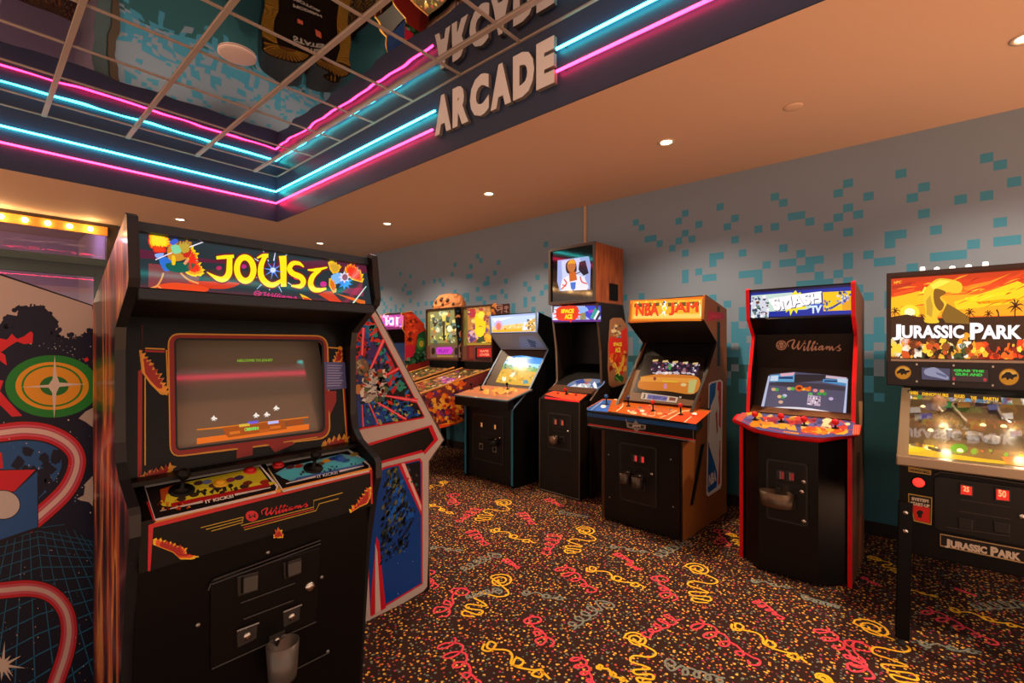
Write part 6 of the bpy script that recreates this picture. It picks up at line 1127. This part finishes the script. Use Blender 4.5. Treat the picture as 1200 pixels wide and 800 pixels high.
A = Art(p1, (0, 1.145, 1.35), (0, -1, 0), .001, .0008); A.e = .35; A.zoom(470, 330, 8); A.poly([(272, 590), (545, 590), (560, 710), (275, 710)], '#8a6a5a', 0); A.ell(302, 650, 18, 34, '#3a2018', .5, 16); A.ell(518, 652, 18, 36, '#3a2018', .5, 16); A.e = 1.0; A.poly([(335, 615), (470, 610), (490, 640), (470, 680), (335, 680), (328, 640)], '#b838b8', .8); A.text('PLAY', (355, 635), (450, 632), (450, 665), (355, 666), '#8a1c9a', 1.2, .05); A.e = .5
for k in range(11): A.poly([(340 + k * 14, 690), (350 + k * 14, 690), (350 + k * 14, 706), (340 + k * 14, 706)], '#c89a3a', 1)
A.build('display_print', b1)
A = Art(p2, (0, 1.145, 1.4), (0, -1, 0), .012, .0008); A.lift = -.009; A.e = .9; A.zoom(470, 330, 8)
A.poly([(615, 250), (830, 230), (840, 560), (625, 570)], '#b87a3a', 0); A.scatter([(620, 255), (830, 240), (840, 560), (625, 565)], 70, ['#d89a3a', '#a84a3a', '#e8b83a', '#8a3a5a', '#c8905a', '#e0c860', '#6a4a7a'], 24, .6, 4); A.poly([(700, 290), (770, 280), (790, 400), (770, 540), (710, 545), (690, 420)], '#f4cc1c', 1.3, True); A.ell(745, 315, 30, 34, '#f8dc4a', 1.5); A.ell(740, 470, 36, 50, '#f8d42a', 1.5); A.poly([(640, 255), (690, 252), (690, 330), (640, 340)], '#b8303a', 1.4); A.scatter([(630, 470), (700, 470), (700, 560), (630, 560)], 20, ['#8a6a9a', '#d8a8b0', '#5a3a6a'], 20, 1.4, 5); A.poly([(710, 540), (770, 500), (790, 560), (700, 568)], '#3a4a2a', 1.7); A.scatter([(780, 500), (840, 500), (840, 560), (780, 560)], 12, ['#e8801c', '#f0b02a'], 20, 1.6, 6); A.build('backglass_art', b2)
A = Art(p2, (0, 1.145, 1.35), (0, -1, 0), .001, .0008); A.e = .4; A.zoom(470, 330, 8); A.poly([(615, 590), (855, 590), (855, 750), (615, 740)], '#7a2420', 0); A.poly([(620, 575), (855, 571), (855, 591), (620, 595)], '#c8a838', .3); A.poly([(690, 610), (852, 610), (852, 745), (690, 735)], '#3a0c0c', .6); A.stroke([(690, 612), (848, 612), (846, 742), (690, 735), (690, 612)], 5, '#a86a6a', 1, False); A.e = .9; A.poly([(715, 625), (845, 622), (845, 705), (715, 705)], '#c01c1c', .9); A.text('GAME', (738, 640), (822, 638), (822, 660), (738, 661), '#f08a6a', 1.3, .05); A.text('OVER', (738, 672), (832, 670), (832, 694), (738, 696), '#f08a6a', 1.3, .05); A.e = .3; A.poly([(640, 610), (680, 610), (680, 720), (640, 715)], '#a83a2a', .8); A.build('display_print', b2)
for t, Wc, pxq, cols, sd in ((p1, .54, [(270, 485), (560, 500), (115, 640), (60, 560)], ['#b8903a', '#8a7a3a', '#c8703a', '#d8b050', '#6a6a2a', '#b8403a'], 7), (p2, .52, [(560, 500), (880, 540), (190, 790), (100, 700)], ['#c8903a', '#d8643a', '#e0b04a', '#b8487a', '#8a6a2a', '#e8d080', '#c83a2a'], 8)):
    pf2, A, n_ = field_art(t, Wc, 1.14, .93, 1.17, 1.5, .014); rnd = random.Random(sd); h = Wc / 2 - .03
    for k in range(150):
        x, y = rnd.uniform(-h, h), rnd.uniform(.05, 1.1); r = rnd.uniform(.012, .035); c0 = V((x, y, .916 + (y - .02) * .2143 + .002 + k % 5 * .0004)); m = rnd.randint(4, 7)
        A.mb.poly([c0 + V((r * math.cos(q * 6.283 / m) * .8, r * math.sin(q * 6.283 / m), r * math.sin(q * 6.283 / m) * .2143)) for q in range(m)], A.M(rnd.choice(cols)))
    A.build('playfield_print', pf2)
    for k in range(7):
        x, y = rnd.uniform(-h * .8, h * .8), rnd.uniform(.1, 1.0); MB().lathe((x, y, .914 + (y - .02) * .2143), (0, 0, 1), [(.012, 0), (.012, .004), (.001, .006)], emit('small_lamp', (1, .78, .4), 3.0), 10).build('lamp', pf2)
A = Art(p2, (.26, 0, 0), (1, 0, 0), .001, .0005); A.zoom(470, 410, 8); A.scatter([(200, 440), (600, 260), (610, 620), (300, 690)], 120, ['#5a2a6a', '#b83a2a', '#d8801c', '#8a1c2a', '#3a1a3a', '#c8501c', '#e0a03a', '#4a2a5a'], 30, .4, 3); A.scatter([(400, 470), (600, 420), (610, 640), (420, 680)], 50, ['#d8601c', '#e8a02a', '#b8281c', '#6a1c14'], 24, 1, 4); A.poly([(350, 700), (470, 670), (620, 635), (620, 660), (470, 705), (360, 735)], '#d8481c', 1.6); A.poly([(360, 700), (470, 675), (620, 640), (620, 648), (470, 690)], '#e89a1c', 1.8); A.build('side_print', p2)
A = Art(p2, (.28, 0, 0), (1, 0, 0), .001, .0005); A.zoom(470, 330, 8); A.poly([(850, 215), (1018, 205), (1018, 300), (880, 305), (850, 300)], '#4a2c24', 0); A.scatter([(850, 215), (885, 215), (880, 300), (850, 300)], 14, ['#c8803a', '#7a3a4a', '#a8602a'], 16, .5, 3)
for q in ([(892, 220), (945, 218), (945, 260), (892, 262), (892, 222)], [(900, 275), (950, 240), (940, 295)], [(965, 235), (1005, 232)], [(962, 250), (1008, 246)], [(985, 225), (985, 290)], [(965, 275), (1000, 285)], [(905, 240), (940, 238)]): A.stroke(q, 7, '#c89a98', .8, False)
A.build('head_print', b2)
A = Art(p1, (.34, 0, 0), (1, 0, 0), .001, .0005); A.zoom(470, 330, 8); A.poly([(500, 240), (560, 235), (610, 300), (610, 740), (560, 740), (520, 500)], '#141a22', 0); A.scatter([(510, 250), (565, 240), (605, 730), (570, 730)], 40, ['#24608a', '#1a3a4a', '#c88a5a', '#0c0f14', '#3a8aa0', '#0c0f14'], 18, .5, 5); A.ell(562, 490, 18, 36, '#c8845a', 1.2, 14); A.build('head_print', b1)
# rounded topper on the first of them
tp_ = MB(); tp_c = V((0, 1.27, 1.956)); rows = []; rnd = random.Random(4)
for i in range(10):
    a = math.pi / 2 * i / 9; rows.append([tp_c + V((.31 * math.cos(2 * math.pi * k / 26) * math.cos(a) ** .6, .13 * math.sin(2 * math.pi * k / 26) * math.cos(a) ** .6, .20 * math.sin(a))) * 1 + V((rnd.uniform(-.008, .008), rnd.uniform(-.008, .008), rnd.uniform(-.006, .006) if i else 0)) for k in range(26)])
tp_.grid(rows, mat('#b87a4a', .6), True, False)
tp_ = tp_.build('topper', b1)
for x, z, w in ((-.14, .09, .03), (-.02, .12, .034), (.10, .10, .03), (.02, .05, .02), (.2, .05, .022), (-.22, .04, .02)): MB().lathe((x, 1.27 - .13 * math.cos(math.asin(min(1, z / .20))) ** .6 * math.sqrt(max(.1, 1 - (x / .31) ** 2)) - .002, 1.956 + z), (0, -1, .5), [(w, -.015), (w, .004), (w * .6, .006), (.001, .006)], mat('#3a1c10', .5), 10).build('dark_hollow', tp_)
# --- upright beside them, and the black cabinet in the far corner
U = thing('arcade_cabinet', 'far upright cabinet, red and green printed side beside a pink and white marquee', 'arcade machine', (3.93, 5.72, 0), -92)
up = [(0, 0), (0, .85), (-.10, .95), (-.10, 1.0), (.12, 1.12), (.22, 1.50), (.06, 1.68), (.04, 1.90), (.20, 1.94), (.38, 1.80), (.52, 1.55), (.52, 0)]
for x0, x1 in ((-.28, -.26), (.26, .28)): side(U, up, x0, x1, mat('#8a241c', .45), mat('#c8963a', .4), (0, 8))
MB().slab((.02, .02), (.02, .85), .018, -.26, .26, BLACK).build('front_panel', U); MB().slab((-.09, 1.0), (.12, 1.11), .03, -.26, .26, DGREY).build('control_panel', U)
sb = MB().slab((.13, 1.12), (.23, 1.49), .015, -.26, .26, mat('#2a3a5a', .2, .5)).build('screen_bezel', U); MB().slab((.22, 1.5), (.07, 1.67), .015, -.26, .26, BLACK).build('speaker_panel', U)
mq = MB().slab((.062, 1.685), (.045, 1.895), .018, -.26, .26, mat('#9a3a7a', .3, .5)).build('marquee', U); MB().slab((.51, .02), (.51, 1.54), -.015, -.26, .26, BLACK).slab((.05, 1.90), (.2, 1.935), .012, -.26, .26, BLACK).slab((.2, 1.935), (.37, 1.80), .012, -.26, .26, BLACK).slab((.37, 1.80), (.51, 1.55), .012, -.26, .26, BLACK).build('back_and_top_boards', U)
A = Art(U, (0, .062, 1.685), V((0, -.21, -.017)).normalized(), .002, .0006); A.e = 1.0; A.zoom(410, 360, 6.667); A.poly([(240, 65), (420, 62), (420, 150), (270, 150)], '#d85ab8', 0); A.text('HI', (275, 80), (345, 78), (345, 140), (280, 140), '#f8e8f8', .9, .08); A.poly([(360, 75), (378, 75), (378, 145), (360, 145)], '#f8e8f8', .9); A.scatter([(240, 65), (420, 65), (420, 150), (270, 150)], 20, ['#f0c0e8', '#a83a9a', '#e88ad0', '#8a5ad0'], 12, .5, 3); A.build('marquee_art', mq)
A = Art(U, (.28, 0, 0), (1, 0, 0), .001, .0006); A.zoom(410, 360, 6.667); A.poly([(428, 48), (505, 55), (580, 130), (580, 180), (520, 230), (500, 330), (430, 440)], '#b8341c', 0); A.poly([(580, 180), (620, 260), (620, 410), (430, 455), (435, 440), (490, 400), (520, 300), (530, 210)], '#1f4a2a', .3); A.poly([(432, 300), (500, 290), (510, 350), (470, 400), (430, 430)], '#b01c38', .4); A.ell(555, 285, 32, 50, '#3a7a34', .7, 20); A.ell(558, 285, 18, 26, '#b8a83a', 1, 14); A.star(468, 250, 30, 14, 7, '#3a1410', .9, 0, 1, .3); A.scatter([(430, 420), (610, 300), (610, 410), (440, 450)], 40, ['#123020', '#3a6a4a', '#0c1c14', '#5a8a6a'], 14, .8, 4); A.scatter([(440, 60), (560, 120), (520, 220), (440, 230)], 26, ['#8a1c14', '#d8542a', '#c83a1c', '#6a2414'], 14, .5, 5); A.build('side_print', U)
G_ = thing('arcade_cabinet', 'black cabinet with gold ribbed edges and white lettering, seen only reflected in the mirrored ceiling', 'arcade machine', (3.42, 7.05, 0), -16)
MB().prism([(-.62, 0, .02), (.62, 0, .02), (.62, 0, 1.30)] + [(.31 + .31 * math.cos(a), 0, 1.30 + .24 * math.sin(a)) for a in [math.pi * i / 12 for i in range(1, 12)]] + [(0, 0, 1.32)] + [(-.31 + .31 * math.cos(a), 0, 1.30 + .24 * math.sin(a)) for a in [math.pi * i / 12 for i in range(1, 12)]] + [(-.62, 0, 1.30)], (0, .5, 0), mat('#120d0c', .3)).build('body', G_)
MB().box(-.64, .64, -.02, .52, 0, .05, BLACK).build('plinth', G_)
gold = mat('#c8862e', .3, .12, .8)
for x in (-.53, .53):
    gb = MB(); gb.box(x - .085, x + .085, -.012, 0, .1, 1.28, gold)
    for k in range(46): gb.tube([(x - .085, -.016, .11 + k * .0258), (x + .085, -.016, .11 + k * .0258)], .007, gold, 6)
    gb.build('ribbed_gold_strip', G_)
for cx in (-.31, .31):
    ga = MB(); ga.poly([(cx + .28 * math.cos(math.pi * i / 16), -.004, 1.30 + .21 * math.sin(math.pi * i / 16)) for i in range(17)], mat('#5a3618', .4))
    for k in range(18):
        a = math.pi * (k + .5) / 18; ga.tube([(cx + .12 * math.cos(a), -.008, 1.30 + .08 * math.sin(a)), (cx + .29 * math.cos(a), -.008, 1.30 + .22 * math.sin(a))], .009, gold, 6)
    ga.build('ribbed_gold_arch', G_)
LBL = mat('#c8a890', .5, .25)
def plate(txt, x0, x1, z0, z1):
    vs, ps = glyphs(txt, .05); mb = MB()
    for p in ps: mb.poly([(x0 + (x1 - x0) * vs[i][0], -.003, z0 + (z1 - z0) * vs[i][1]) for i in p], LBL)
    mb.build('lettering', G_)
plate('UNITED', -.22, .22, 1.12, 1.19); plate('STATES', -.22, .22, 1.02, 1.09); plate('MODERN', -.24, .2, .62, .68); plate('MOTOR', -.24, .2, .5, .56)
for x, z in ((-.14, .88), (.12, .92)): MB().box(x - .04, x + .04, -.012, 0, z - .03, z + .03, mat('#d0583a', .4, .4)).build('orange_button_plate', G_)
